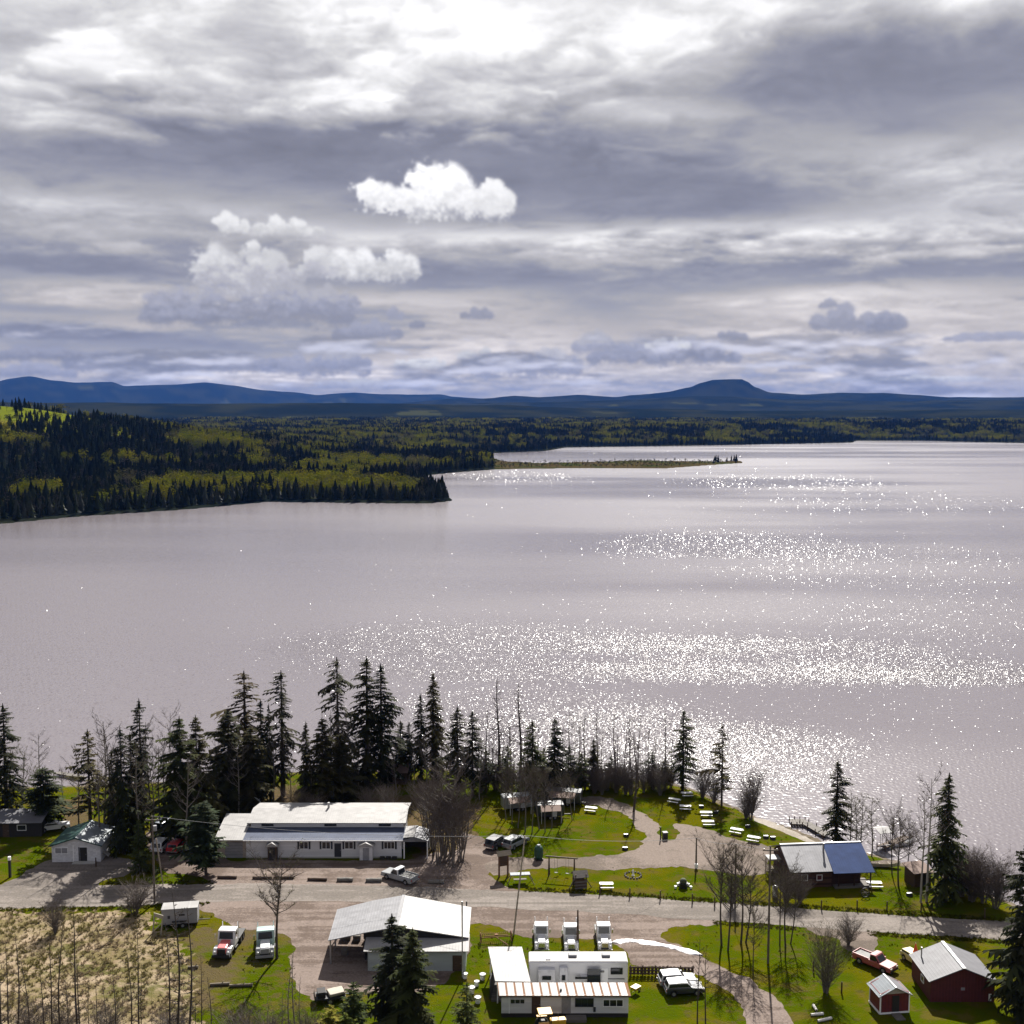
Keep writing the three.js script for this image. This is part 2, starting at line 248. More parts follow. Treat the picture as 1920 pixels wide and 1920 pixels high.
const RIDGES = [
  [5200, 950, curve([[-300, 752], [0, 756], [300, 758], [640, 756], [900, 760], [1200, 768], [1500, 771], [1900, 768], [2300, 768]])],
  [8200, 1500, curve([[600, 766], [860, 757], [1000, 755], [1180, 750], [1300, 744], [1500, 750], [1700, 754], [1920, 752], [2400, 750]])],
  [10500, 900, curve([[300, 775], [700, 760], [860, 747], [905, 748], [965, 742.5], [1010, 745], [1080, 740.5], [1150, 745], [1190, 741], [1250, 735], [1290, 727], [1312, 719], [1335, 714], [1360, 713.5], [1386, 713], [1398, 718], [1410, 727], [1440, 737], [1500, 741], [1570, 738.5], [1650, 739.5], [1700, 742], [1770, 747], [1920, 748], [2200, 744], [2500, 752]])],
  [15000, 1300, curve([[-400, 735], [-100, 728], [0, 722], [30, 716], [65, 711.5], [110, 718], [150, 722], [218, 720], [240, 727], [330, 724], [390, 719.5], [440, 724], [500, 733], [560, 737], [600, 741], [665, 737], [720, 740], [830, 740], [850, 744], [920, 748], [1400, 760], [2500, 760]])],
].map(([d, s, f]) => [d, s, f]);
const pxOf = (x, z) => 960 + FOCAL * x / -z * .9961;
function farH(x, z, s0) {
  const s = s0 ?? distLine(FARSHORE, x, z) * (inPoly(FAR, x, z) ? 1 : -1);
  if (s < 0) return Math.max(-9, WL + s * .2);
  const d = Math.hypot(x, z), px = pxOf(x, z);
  const up = sstep(20, 350, s);
  let h = WL + Math.min(s * .06, 2.2) + up * (3 + .0095 * Math.max(0, d - 700) + 7 * fbm(x / 330, z / 330, 4));
  if (inPoly(SPIT, x, z)) h = WL + Math.min(s * .05, .9);
  const hx = x + 690, hz = z + 1330; h += 62 * Math.exp(-(hx * hx / 100000 + hz * hz / 150000)) * up;
  for (const [rd, rs, f] of RIDGES) { const y = f(px), top = CAM_H + d / rd * rd * Math.tan((775 - y) / FOCAL), q = (d - rd) / rs; const r = (top + 6 * fbm(x / 260 + rd, z / 260, 3)) * Math.exp(-q * q * (q < 0 ? 1 : .5)); if (r > h) h = r; }
  return h;
}
const farGround = phys(1, 1, 1, 1, { vertexColors: true, specularIntensity: 0 });
{
  const rs = []; for (let r = 500; r < 18500; r *= 1.0125) rs.push(r);
  const as = []; for (let a = -40; a <= 40; a += .16) as.push(a * D2R);
  const P = [], C = [], I = [], n = as.length;
  for (const r of rs) for (const a of as) {
    const x = Math.sin(a) * r, z = -Math.cos(a) * r, h = farH(x, z); P.push(x, h, z);
    const q = fbm(x / 190, z / 190, 4), w = fbm(x / 700 + 4, z / 900, 4);
    let c = mix3([.005, .008, .008], [.014, .016, .009], sstep(-.3, .4, q)); if (w + q * .5 > .62) c = [.03, .033, .014];
    const hx = x + 690, hz = z + 1330; if (hx * hx / 90000 + hz * hz / 90000 < 1 + q) c = mix3([.085, .10, .008], [.12, .10, .02], sstep(-.2, .3, q));
    if (inPoly(SPIT, x, z)) c = mix3([.05, .038, .017], [.03, .034, .01], sstep(-.2, .2, fbm(x / 25, z / 25, 3)));
    C.push(...c);
  }
  for (let j = 0; j + 1 < rs.length; j++) for (let i = 0; i + 1 < n; i++) { const a = j * n + i, b = a + n; if (Math.max(P[a * 3 + 1], P[b * 3 + 1], P[a * 3 + 4], P[b * 3 + 4]) < -4) continue; I.push(a, a + 1, b, a + 1, b + 1, b); }
  const g = new THREE.BufferGeometry(); g.setAttribute('position', new THREE.Float32BufferAttribute(P, 3)); g.setAttribute('color', new THREE.Float32BufferAttribute(C, 3)); g.setIndex(I); g.computeVertexNormals();
  struct('far_hills', g, farGround);
}
// low-poly trees for the woods across the water
function farConifer(seed) {
  const r = rng(seed), P = [];
  const tiers = 6; for (let t = 0; t < tiers; t++) {
    const y0 = .1 + .8 * t / tiers, y1 = Math.min(1, y0 + .3), rad = .19 * (1 - t / tiers * .86) * (.85 + r() * .3), n = 9, off = r() * 6;
    for (let k = 0; k < n; k++) { const a = off + k / n * 6.283, b = a + 6.283 / n * 1.1, q = rad * (.6 + .6 * r()), dy = r() * .06; P.push(Math.cos(a) * q, y0 - dy, Math.sin(a) * q, 0, y1, 0, Math.cos(b) * q * .8, y0 + .03, Math.sin(b) * q * .8); }
  }
  const g = new THREE.BufferGeometry(); g.setAttribute('position', new THREE.Float32BufferAttribute(P, 3)); g.computeVertexNormals(); return g;
}
function farLeafy(seed, n = 150, gap = .12) {
  const r = rng(seed), P = [], lobes = []; for (let k = 0; k < 7; k++) lobes.push([(r() - .5) * .3, .45 + r() * .4, (r() - .5) * .3, .13 + r() * .1]);
  for (let k = 0; k < n; k++) { const l = lobes[Math.floor(r() * 7)], a = r() * 6.283, u = r() * 2 - 1, s = Math.sqrt(1 - u * u), q = l[3] * (.7 + .4 * r()), x = l[0] + Math.cos(a) * s * q, y = l[1] + u * q, z = l[2] + Math.sin(a) * s * q; for (let v = 0; v < 3; v++) P.push(x + (r() - .5) * gap, y + (r() - .5) * gap, z + (r() - .5) * gap); }
  for (let v = 0; v < 3; v++) { const a = v * 2.09, b = a + 2.09; P.push(Math.cos(a) * .02, 0, Math.sin(a) * .02, Math.cos(b) * .02, 0, Math.sin(b) * .02, 0, .7, 0); }
  const g = new THREE.BufferGeometry(); g.setAttribute('position', new THREE.Float32BufferAttribute(P, 3)); g.computeVertexNormals(); return g;
}
const farMat = phys(1, 1, 1, .9, { side: THREE.DoubleSide, specularIntensity: 0 }), leafMat = phys(1, 1, 1, .9, { transmission: .4, specularIntensity: 0, side: THREE.DoubleSide });
const farCon = [1, 2, 3].map(farConifer), farLeaf = [11, 12, 13].map((s) => farLeafy(s)), farBare = [21, 22].map((s) => farLeafy(s, 90, .07));
{
  const r = rng(5), lists = Array.from({ length: 8 }, () => []), col = new THREE.Color(), M4 = new THREE.Matrix4(), Q = new THREE.Quaternion(), Y = new THREE.Vector3(0, 1, 0);
  for (let d = 560; d < 4300;) {
    const sp = 5 + d / 400; let a = -31 * D2R;
    while (a < 31 * D2R) {
      a += sp / d * (.6 + .8 * r()); const dd = d + (r() - .5) * sp, x = Math.sin(a) * dd, z = -Math.cos(a) * dd;
      if (!inPoly(FAR, x, z)) continue;
      const s = distLine(FARSHORE, x, z); if (s < 3) continue;
      const spit = inPoly(SPIT, x, z), c1 = fbm(x / 90 + 3, z / 130 + 8, 4), c2 = fbm(x / 40 + 30, z / 60, 3), y = farH(x, z, s) - .2;
      const hx = x + 690, hz = z + 1330, field = hx * hx / 90000 + hz * hz / 90000;
      if (field < .5 + c1 * .9 && r() > .12) continue;
      let h, kind, c; const v = .7 + .6 * r();
      if (spit) { if (s < 3) continue; const tip = pxOf(x, z) > 1335; h = tip && r() < .2 ? 7 + 4 * r() : 1.8 + 3.4 * r() * r(); kind = tip && h > 5 ? 0 : 3; c = kind ? mix3([.018, .02, .008], [.04, .035, .014], r()) : [.014, .02, .012]; }
      else if (s > 25 && c1 + .45 * c2 > .16 + (r() - .5) * .4) { kind = 3; h = 8 + 7 * r(); c = c2 + c1 * .5 + (r() - .5) * .4 > .1 ? mix3([.085, .10, .008], [.17, .155, .01], r()) : mix3([.05, .06, .014], [.10, .09, .04], r()); if (r() < .18) { kind = 6; c = [.10, .085, .06]; } }
      else if (r() < .16) { kind = 6; h = 9 + 4 * r(); c = mix3([.07, .06, .045], [.05, .045, .032], r()); }
      else { kind = 0; h = 7 + 11 * r() * (.5 + .5 * r()); c = mix3([.011, .017, .009], [.026, .032, .014], r()); }
      const k = kind + Math.floor(r() * (kind === 6 ? 2 : 3)), wdt = h * (kind === 0 ? .85 + .5 * r() : .9 + .9 * r() * r());
      const grow = 1 + d / 6000;
      M4.compose(new THREE.Vector3(x, y, z), Q.setFromAxisAngle(Y, r() * 6.28), new THREE.Vector3(wdt * grow, h, wdt * grow));
      lists[k].push([M4.clone(), c.map((q) => q * v * .78)]);
    }
    d += sp * .9;
  }
  const geos = [...farCon, ...farLeaf, ...farBare], names = ['far_conifer_wood', 'far_conifer_wood', 'far_conifer_wood', 'far_aspen_wood', 'far_aspen_wood', 'far_aspen_wood', 'far_bare_wood', 'far_bare_wood'];
  const labels = ['dark spruce wood covering the land across the lake', 'yellow green aspen stands among the spruce across the lake', 'grey brown leafless trees and scrub in the far woods'];
  lists.forEach((l, k) => { const im = new THREE.InstancedMesh(geos[k], k > 2 && k < 6 ? leafMat : farMat, l.length); l.forEach(([m, c], i) => { im.setMatrixAt(i, m); im.setColorAt(i, col.setRGB(...c)); }); im.name = numbered(names[k]); im.userData = { kind: 'stuff', label: labels[k < 3 ? 0 : k < 6 ? 1 : 2], category: 'wood' }; im.castShadow = true; scene.add(im); });
}
// the first row of spruces on the point stands apart: each its own tree
{
  const r = rng(91), bark = std(.05, .04, .03), dark = [std(.013, .019, .011, .9, { side: THREE.DoubleSide }), std(.02, .026, .013, .9, { side: THREE.DoubleSide })], trunk = new THREE.CylinderGeometry(.006, .016, 1, 5).translate(0, .5, 0);
  const line = P2([[20, 978], [150, 965], [350, 952], [500, 939], [700, 940.5], [800, 941], [841, 937]], WL);
  for (let k = 0; k < 95; k++) {
    const u = Math.pow((k + r() * .6) / 95, .85) * (line.length - 1), i = Math.min(line.length - 2, Math.floor(u)), t = u - i;
    const x = mix(line[i][0], line[i + 1][0], t), z = mix(line[i][1], line[i + 1][1], t) - 3 - 5 * r();
    const h = (8 + 8 * r()) * (k > 88 ? .8 : 1);
    const o = thing('shoreline_spruce', 'dark spruce in the front row along the far point', 'tree', new THREE.Vector3(x, WL, z), r() * 6, 'spruces edging the wooded point');
    part('trunk', trunk, bark, o); part('crown', farCon[k % 3], dark[k % 2], o); o.scale.set(h * (1 + .4 * r()), h, h * (1 + .4 * r()));
  }
}

// ---------------------------------------------------------------- road, gravel yards and drives: sheets a few millimetres above the ground
function gravelTex(a, b, streak, seed) {
  return texS(1024, 1024, (i, j) => {
    const x = i / 1024 * 24, y = j / 1024 * 24, n = fbm(x * .35 + seed, y * .35 * streak, 4), t = fbm(x * .12 + seed, y * 1.3 * (streak > 1 ? 1 : .4), 4), f = fbm(x * 6, y * 6 + seed, 3), p = hash2(i + seed * 7, j);
    const k = sstep(-.45, .45, n * .8 + t * .7 + f * .25 + .5 * fbm(x * .09 + seed * 3, y * .11, 3)), c = mix3(a, b, k), v = .86 + .2 * f + .14 * (p - .5); return c.map((q) => q * v * .78);
  });
}
const bumpFine = tex(512, 512, (x, y) => { const v = .5 + .35 * fbm(x / 5, y / 5, 3) + .3 * (hash2(x, y) - .5); return [v, v, v]; });
const gravelMat = (a, b, streak, seed) => { const t = gravelTex(a, b, streak, seed); t.wrapS = t.wrapT = THREE.MirroredRepeatWrapping; t.repeat.set(1 / 24, 1 / 24); const u = bumpFine.clone(); u.repeat.set(1 / 5, 1 / 5); u.needsUpdate = true; return phys(1, 1, 1, .92, { map: t, bumpMap: u, bumpScale: .02, specularIntensity: .25 }); };
const YARDS = [];
function sheet(name, list, y, m, jit = .35, seed = 0, raw) {
  const W = raw || P2(list); YARDS.push(W); const cv = new THREE.CatmullRomCurve3(W.map(([x, z]) => new THREE.Vector3(x, 0, z)), true, 'centripetal'), n = Math.round(cv.getLength() / .6), pts = cv.getSpacedPoints(n).slice(0, -1);
  const sh = new THREE.Shape(pts.map((p, i) => { const a = pts[(i + 1) % pts.length], b = pts[(i + pts.length - 1) % pts.length], tx = a.x - b.x, tz = a.z - b.z, l = Math.hypot(tx, tz) || 1, q = jit * (fbm(p.x * .35 + seed, p.z * .35, 4) * 2.6 + (hash2(i, seed + 3) - .5) * .8); return new THREE.Vector2(p.x - tz / l * q, -(p.z + tx / l * q)); }));
  const g = new THREE.ShapeGeometry(sh, 1).rotateX(-Math.PI / 2).translate(0, y, 0);
  return struct(name, g, m);
}
const roadMat = gravelMat([.195, .17, .15], [.275, .24, .215], 5, 1), yardMat = gravelMat([.145, .108, .088], [.25, .197, .17], 1.3, 9), padMat = gravelMat([.15, .12, .098], [.235, .188, .16], 1, 21), greyMat = gravelMat([.15, .13, .115], [.22, .19, .17], 1.2, 33);
sheet('gravel_yard', [[282, 1556], [345, 1556], [402, 1598], [420, 1610], [600, 1612], [770, 1612], [806, 1600], [858, 1596], [866, 1560], [892, 1566], [938, 1600], [920, 1630], [925, 1650], [990, 1676], [880, 1676], [700, 1668], [500, 1666], [392, 1668], [385, 1650], [335, 1640], [305, 1628]], .008, yardMat, .4, 1);
sheet('cottage_forecourt', [[-60, 1672], [-20, 1664], [40, 1642], [96, 1612], [150, 1606], [215, 1608], [262, 1616], [240, 1642], [185, 1655], [170, 1672]], .012, greyMat, .4, 2);
sheet('garage_yard', [[372, 1700], [380, 1686], [600, 1682], [800, 1686], [950, 1696], [1100, 1702], [1300, 1716], [1352, 1730], [1262, 1741], [1243, 1754], [1285, 1776], [1340, 1802], [1420, 1845], [1468, 1895], [1500, 1960], [1415, 1960], [1402, 1900], [1362, 1852], [1300, 1822], [1190, 1808], [1176, 1778], [1120, 1762], [985, 1757], [955, 1744], [900, 1734], [876, 1742], [870, 1800], [800, 1860], [640, 1862], [585, 1880], [556, 1850], [550, 1790], [535, 1748], [470, 1742], [420, 1728]], .008, yardMat, .4, 3);
sheet('campground_drive', [[925, 1612], [1040, 1611], [1110, 1606], [1180, 1600], [1202, 1586], [1206, 1568], [1188, 1545], [1158, 1522], [1105, 1509], [1088, 1498], [1150, 1496], [1190, 1514], [1224, 1543], [1248, 1574], [1275, 1560], [1262, 1545], [1300, 1546], [1345, 1560], [1400, 1578], [1448, 1590], [1452, 1612], [1420, 1640], [1350, 1634], [1290, 1628], [1100, 1627], [1000, 1626], [925, 1642]], .012, padMat, .5, 4);
sheet('side_drive', [[1500, 1732], [1560, 1736], [1640, 1742], [1645, 1762], [1625, 1785], [1598, 1782], [1566, 1762], [1530, 1750]], .008, padMat, .4, 5);
const ROAD_TOP = [[-160, 1662], [0, 1662], [200, 1660], [500, 1657], [700, 1660], [900, 1668], [1100, 1676], [1300, 1690], [1500, 1703], [1700, 1717], [1870, 1727], [2060, 1741]], ROAD_LOW = [[-160, 1708], [0, 1703], [200, 1700], [380, 1692], [600, 1690], [800, 1694], [950, 1703], [1100, 1710], [1300, 1724], [1500, 1738], [1700, 1751], [1870, 1761], [2060, 1774]];
sheet('road', [...ROAD_TOP, ...ROAD_LOW.slice().reverse()], .018, roadMat, .18, 6);
// sand at the boat launch
sheet('launch_beach', [], .006, gravelMat([.34, .3, .25], [.42, .38, .33], 1, 41), .3, 8, P2([[1415, 1530], [1470, 1548], [1530, 1575], [1560, 1592], [1520, 1588], [1450, 1556]], 0)).position.y = -.3;

// uncountable ground cover: tussocks on the dry field, tufts along the verges
{
  const r = rng(303), P = [];
  for (let k = 0; k < 16; k++) { const a = r() * 6.283, l = .1 + .18 * r(), w = .05, x = Math.cos(a) * .12 * r(), z = Math.sin(a) * .12 * r(), tx = x + Math.cos(a) * .4 * r(), tz = z + Math.sin(a) * .4 * r(); P.push(x - w * Math.sin(a), 0, z + w * Math.cos(a), x + w * Math.sin(a), 0, z - w * Math.cos(a), tx, l, tz); }
  const g = new THREE.BufferGeometry(); g.setAttribute('position', new THREE.Float32BufferAttribute(P, 3)); g.computeVertexNormals();
  const m = phys(1, 1, 1, .95, { side: THREE.DoubleSide, transmission: .5, specularIntensity: 0 }), M4 = new THREE.Matrix4(), Q = new THREE.Quaternion(), Y = new THREE.Vector3(0, 1, 0), col = new THREE.Color();
  const make = (name, label, list) => { const im = new THREE.InstancedMesh(g, m, list.length); list.forEach(([x, z, s, c], i) => { M4.compose(new THREE.Vector3(x, landH(x, z), z), Q.setFromAxisAngle(Y, r() * 6.28), new THREE.Vector3(s, s * (.7 + .6 * r()), s)); im.setMatrixAt(i, M4); im.setColorAt(i, col.setRGB(...c)); }); im.name = name; im.userData = { kind: 'stuff', label, category: 'grass' }; scene.add(im); };
  const dry = [], green = [];
  while (dry.length < 2600) { const x = -85 + 55 * r(), z = -170 + 55 * r(); if (!inPoly(DRY, x + 2 * (r() - .5), z + 2 * (r() - .5))) continue; const q = fbm(x * .3, z * .3, 3); dry.push([x, z, .6 + .9 * r(), mix3([.25, .195, .125], [.14, .12, .045], sstep(-.3, .5, q + r() - .5))]); }
  const low = P2(ROAD_LOW), top = P2(ROAD_TOP);
  for (const [L, sgn] of [[low, 1], [top, -1]]) for (let k = 0; k < 2600; k++) { const i = Math.floor(r() * (L.length - 1)), t = r(), x = mix(L[i][0], L[i + 1][0], t), z = mix(L[i][1], L[i + 1][1], t) + sgn * (r() * 1.3 - .1), px = pxOf(x, z); if ((sgn > 0 && px > 375 && px < 1350) || (sgn < 0 && px > 385 && px < 985) || (sgn < 0 && px < 180) || (sgn > 0 && px > 1510 && px < 1650)) continue; green.push([x, z, .4 + .5 * r(), mix3([.042, .052, .004], [.07, .062, .008], r())]); }
  for (let k = 0; k < 9000; k++) { const x = -70 + 140 * r(), z = -215 + 90 * r(), s = shoreD(x, z), n = fbm(x * .16, z * .22, 3); if (s < 1 || (n < .12 && s > 5) || (s > 5 && YARDS.some((p) => inPoly(p, x, z)))) continue; const px = pxOf(x, z); if (z > -172 && z < -142 && r() < .8) continue; green.push([x, z, .3 + .4 * r(), mix3([.038, .05, .003], [.065, .06, .006], r())]); }
  make('dry_grass', 'straw coloured tussocks on the dry field', dry); make('verge_grass', 'rough green grass tufts along road verges and shore', green);
}

// ---------------------------------------------------------------- trees near the houses
const barkDark = std(.055, .042, .034, .95), barkGrey = std(.13, .112, .098, .95), barkPale = std(.30, .28, .25, .9), twigMat = std(.105, .08, .066, .95), twigGrey = std(.16, .135, .115, .95), twigOlive = std(.12, .105, .05, .95);
function triBuf() { const P = [], C = []; return { P, C, tri(a, b, c, col) { P.push(...a, ...b, ...c); for (let k = 0; k < 3; k++) C.push(...col); }, geo() { const g = new THREE.BufferGeometry(); g.setAttribute('position', new THREE.Float32BufferAttribute(P, 3)); if (C.length) g.setAttribute('color', new THREE.Float32BufferAttribute(C, 3)); g.computeVertexNormals(); return g; } }; }
// a spruce of height 1: whorls of drooping boughs, each a ragged feather of needle tufts
function spruce(seed, o = {}) {
  const { wid = .15, base = .06, whorls: wh0 = 26, per = 7, droop = .5, bare = 0, col = [.024, .027, .012], gap = .22, top = 1 } = o, whorls = Math.round(wh0 * 1.75), r = rng(seed), T = triBuf();
  const side = [.85 + .3 * r(), r() * 6.28];
  for (let w = 0; w < whorls; w++) {
    const u = (w + r() * .6) / whorls, y = base + (1 - base) * Math.pow(u, .92) * .985, env = Math.pow(1 - u, top === 1 ? .6 : top) * (.6 + .4 * sstep(0, .2, u));
    for (let k = 0; k < per; k++) {
      if (r() < gap + bare * (.25 + .5 * r())) continue;
      const a = r() * 6.283, L = wid * env * (.4 + .85 * r()) * (.45 + .95 * vn(w * .3 + seed * 3, a * .9)) * (1 + .22 * Math.cos(a - side[1])) + .008, dr = L * (droop * (1 - u * .7) * (.6 + .8 * r())), ca = Math.cos(a), sa = Math.sin(a);
      const v = .6 + .8 * r(), c = [col[0] * v, col[1] * v * (.9 + .2 * r()), col[2] * v], n = bare > .3 ? 4 : 5;
      const at = (t) => [ca * L * t, y + L * .16 * t - dr * t * t * 1.25 + (t > .8 ? .1 * L * (t - .8) * 5 * .3 : 0), sa * L * t];
      for (let i = 0; i < n; i++) {
        const t0 = .08 + .9 * i / n, t1 = t0 + .9 / n * 1.3, wd = (L * .2 * Math.sin(Math.PI * (.2 + .75 * t0)) + .009) * (1 - .3 * bare), p0 = at(t0), p1 = at(Math.min(1, t1)), pm = at(Math.min(1.05, t1 + .05));
        for (const s of [-1, 1]) { if (r() < gap * .5) continue; const q = wd * (.6 + .7 * r()); T.tri(p0, p1, [pm[0] - sa * s * q, pm[1] - q * (.2 + .5 * r()), pm[2] + ca * s * q], c); }
        if (r() < .75) { const h = wd * (.5 + .8 * r()); T.tri(p0, p1, [pm[0] * .97, p0[1] - h, pm[2] * .97], c); }
      }
    }
  }
  for (let k = 0; k < 5; k++) { const a = k * 1.257; T.tri([Math.cos(a) * .012, .93, Math.sin(a) * .012], [Math.cos(a + 1.6) * .012, .93, Math.sin(a + 1.6) * .012], [0, 1.005, 0], col); }
  const g = T.geo(), tr = new THREE.CylinderGeometry(.0025, .0155, 1, 7, 4); tr.translate(0, .5, 0);
  if (bare > .2) { const L = [tr]; for (let k = 0; k < 46; k++) { const y = .12 + .8 * r(), a = r() * 6.28, l = wid * (1.05 - y) * (.5 + .6 * r()); L.push(bar([0, y, 0], [Math.cos(a) * l, y - l * .25, Math.sin(a) * l], .0022, 3, .0008)); } return [mergeGeometries(L.map((q) => q.index ? q.toNonIndexed() : q)), g]; }
  return [tr, g];
}
const needleMat = phys(1, 1, 1, .9, { vertexColors: true, side: THREE.DoubleSide, transmission: .12, specularIntensity: .15 });
const needles = (r, g, b) => { const m = needleMat.clone(); m.color.setRGB(r, g, b); return m; }, NEEDLES = [needleMat, needles(1.15, 1.05, .95), needles(1.5, 1.2, 1), needles(.8, .85, .85), needles(1.3, 1.35, .9)];
const SPRUCE = {
  full: [1, 2, 3].map((s) => spruce(s, {})), dense: [4, 5, 6].map((s) => spruce(s, { wid: .21, per: 9, whorls: 28, gap: .1, base: .04, droop: .4 })),
  sparse: [7, 8, 9].map((s) => spruce(s, { wid: .12, per: 7, gap: .24, bare: .45, base: .12, droop: .8, col: [.034, .033, .02], top: .35 })),
  narrow: [10, 11, 12].map((s) => spruce(s, { wid: .125, per: 7, whorls: 30, gap: .2, droop: .7, top: .55 })),
  open: [13, 14].map((s) => spruce(s, { wid: .2, per: 5, whorls: 20, gap: .28, base: .16, droop: .25, col: [.034, .036, .018] })),
  young: [15, 16, 17].map((s) => spruce(s, { wid: .27, per: 8, whorls: 20, gap: .12, base: .03, droop: .2, col: [.045, .058, .016] })),
  round: [18, 19].map((s) => spruce(s, { wid: .25, per: 9, whorls: 24, gap: .12, base: .14, droop: .3, top: .5, col: [.024, .033, .015] })),
  golden: [20, 21].map((s) => spruce(s, { wid: .3, per: 8, whorls: 18, gap: .15, base: .03, droop: .15, top: .55, col: [.085, .10, .013] })),
};
// a leafless tree of height 1: trunk and limbs, then a haze of twigs
function bareTree(seed, o = {}) {
  const { spread = .2, from = .35, limbs = 18, twigs = 9, stems = 1, lean = .03, up = .9, thick = .013, buds = 0, sub = 3 } = o, r = rng(seed), wood = [], fine = [], leaf = triBuf();
  const V = (x, y, z) => [x, y, z];
  for (let s = 0; s < stems; s++) {
    const sa = r() * 6.28, sl = stems > 1 ? .05 + .22 * r() : lean * r(), hh = stems > 1 ? .65 + .35 * r() : 1, b = stems > 1 ? .05 * r() : 0, wob = r() * 6;
    const axis = (t) => V(Math.cos(sa) * (b + sl * t + .02 * Math.sin(t * 5 + wob)), t * hh, Math.sin(sa) * (b + sl * t + .015 * Math.sin(t * 6 + wob)));
    const rad = (t) => thick * (stems > 1 ? .55 : 1) * (1 - .88 * t) + .0008;
    for (let k = 0; k < 7; k++) wood.push(bar(axis(k / 7), axis((k + 1) / 7), rad(k / 7), 6, rad((k + 1) / 7)));
    for (let l = 0; l < limbs / Math.sqrt(stems); l++) {
      const t = from + (1 - from) * Math.pow((l + r()) / (limbs / Math.sqrt(stems)), .9) * .97, a = r() * 6.28, env = Math.sin(Math.PI * clamp((t - from) / (1 - from) * .75 + .2)), L = spread * (.45 + .75 * r()) * (.35 + .75 * env), p = axis(t), ux = Math.cos(a), uz = Math.sin(a), rise = L * up * (.6 + .8 * r());
      const mid = V(p[0] + ux * L * .55, p[1] + rise * .4, p[2] + uz * L * .55), end = V(p[0] + ux * L, p[1] + rise, p[2] + uz * L), r0 = rad(t) * .55 + .0007;
      wood.push(bar(p, mid, r0, 4, r0 * .6), bar(mid, end, r0 * .6, 3, r0 * .2));
      for (let w = 0; w < twigs; w++) {
        const q = .25 + .75 * r(), s0 = q < .55 ? mix3(p, mid, q / .55) : mix3(mid, end, (q - .55) / .45), b2 = r() * 6.28, l2 = L * (.22 + .35 * r()), e = V(s0[0] + Math.cos(b2) * l2 * .6 + ux * l2 * .35, s0[1] + l2 * (.2 + .8 * r()), s0[2] + Math.sin(b2) * l2 * .6 + uz * l2 * .35), rr = .0017;
        const nx = Math.cos(b2 + 1.57) * rr, nz = Math.sin(b2 + 1.57) * rr;
        const tw = (A, E, k) => { fine.push(A[0] - nx * k, A[1], A[2] - nz * k, A[0] + nx * k, A[1], A[2] + nz * k, ...E, A[0], A[1] - rr * k, A[2], A[0], A[1] + rr * k, A[2], ...E); };
        tw(s0, e, 1.25);
        for (let z = 0; z < sub; z++) { const m = mix3(s0, e, .2 + .7 * r()), b3 = r() * 6.28, l3 = l2 * (.3 + .4 * r()), e3 = V(m[0] + Math.cos(b3) * l3 * .7, m[1] + l3 * (.1 + .8 * r()), m[2] + Math.sin(b3) * l3 * .7); tw(m, e3, .85); if (r() < buds) for (let g = 0; g < 2; g++) { const c = mix3(m, e3, .4 + .6 * r()), f = .006 * (.5 + r()), n = () => (r() - .5) * 2 * f; leaf.tri([c[0] + n(), c[1] + n(), c[2] + n()], [c[0] + n(), c[1] + n(), c[2] + n()], [c[0] + n(), c[1] + n(), c[2] + n()], [1, 1, 1]); } }
      }
    }
  }
  const wg = mergeGeometries(wood.map((g) => g.toNonIndexed())), fg = new THREE.BufferGeometry(); fg.setAttribute('position', new THREE.Float32BufferAttribute(fine, 3)); fg.computeVertexNormals();
  return [wg, fg, leaf.P.length ? leaf.geo() : null];
}
const BARE_T = {
  aspen: [31, 32, 33, 34].map((s) => bareTree(s, {})), thin: [41, 42, 43, 44].map((s) => bareTree(s, { spread: .11, from: .3, limbs: 16, twigs: 6, thick: .0105, up: .7 })),
  snag: [51, 52, 53].map((s) => bareTree(s, { spread: .075, from: .15, limbs: 34, twigs: 5, thick: .012, up: .1 })),
  willow: [61, 62, 63].map((s) => bareTree(s, { stems: 5, spread: .26, from: .3, limbs: 34, twigs: 9, thick: .02, up: .8 })),
  bush: [71, 72].map((s) => bareTree(s, { stems: 12, spread: .32, from: .08, limbs: 60, twigs: 8, thick: .02, up: 1.1 })),
  budding: [81, 82, 83].map((s) => bareTree(s, { spread: .2, from: .18, limbs: 26, twigs: 9, buds: .7, thick: .012 })),
  crown: [91, 92].map((s) => bareTree(s, { spread: .28, from: .4, limbs: 30, twigs: 13, thick: .014, up: 1.0, lean: .1, buds: .2, sub: 4 })),
  pole: [95, 96, 97].map((s) => bareTree(s, { spread: .06, from: .12, limbs: 30, twigs: 4, thick: .0085, up: .35, sub: 2, lean: .07 })),
};
const budMat = phys(.11, .115, .03, .9, { side: THREE.DoubleSide, transmission: .3 });
let treeSeed = 1;
function plant(set, k, px, py, tipY, label, cat, group, o = {}) {
  const b = G(px, py), h = Math.max(.8, topAt(px, tipY, b.z)), parts = set[k % set.length], r = rng(900 + treeSeed++), con = parts.length === 2;
  b.y = landH(b.x, b.z) - .05;
  const t = thing(o.name || (con ? 'spruce_tree' : 'bare_tree'), label, cat || 'tree', b, o.turn ?? r() * 6.28, group), w = h * (o.wide || 1) * (con ? 1.3 : 1) * (.92 + .16 * r());
  part('trunk', parts[0], con ? barkDark : o.bark || barkGrey, t); part('crown', parts[1], con ? NEEDLES[o.tint ?? Math.floor(r() * 5)] : o.twig || twigMat, t);
  if (parts[2]) part('young_leaves', parts[2], budMat, t);
  t.scale.set(w, h, w);
  if (o.lean) t.rotation.z = o.lean;
  return t;
}
const S = SPRUCE, Bt = BARE_T;
const many = (list, set, label, group, o = {}) => list.forEach(([x, y, t, w, k], i) => plant(set, k ?? i, x, y, t, label, 'tree', group, { ...o, wide: w }));
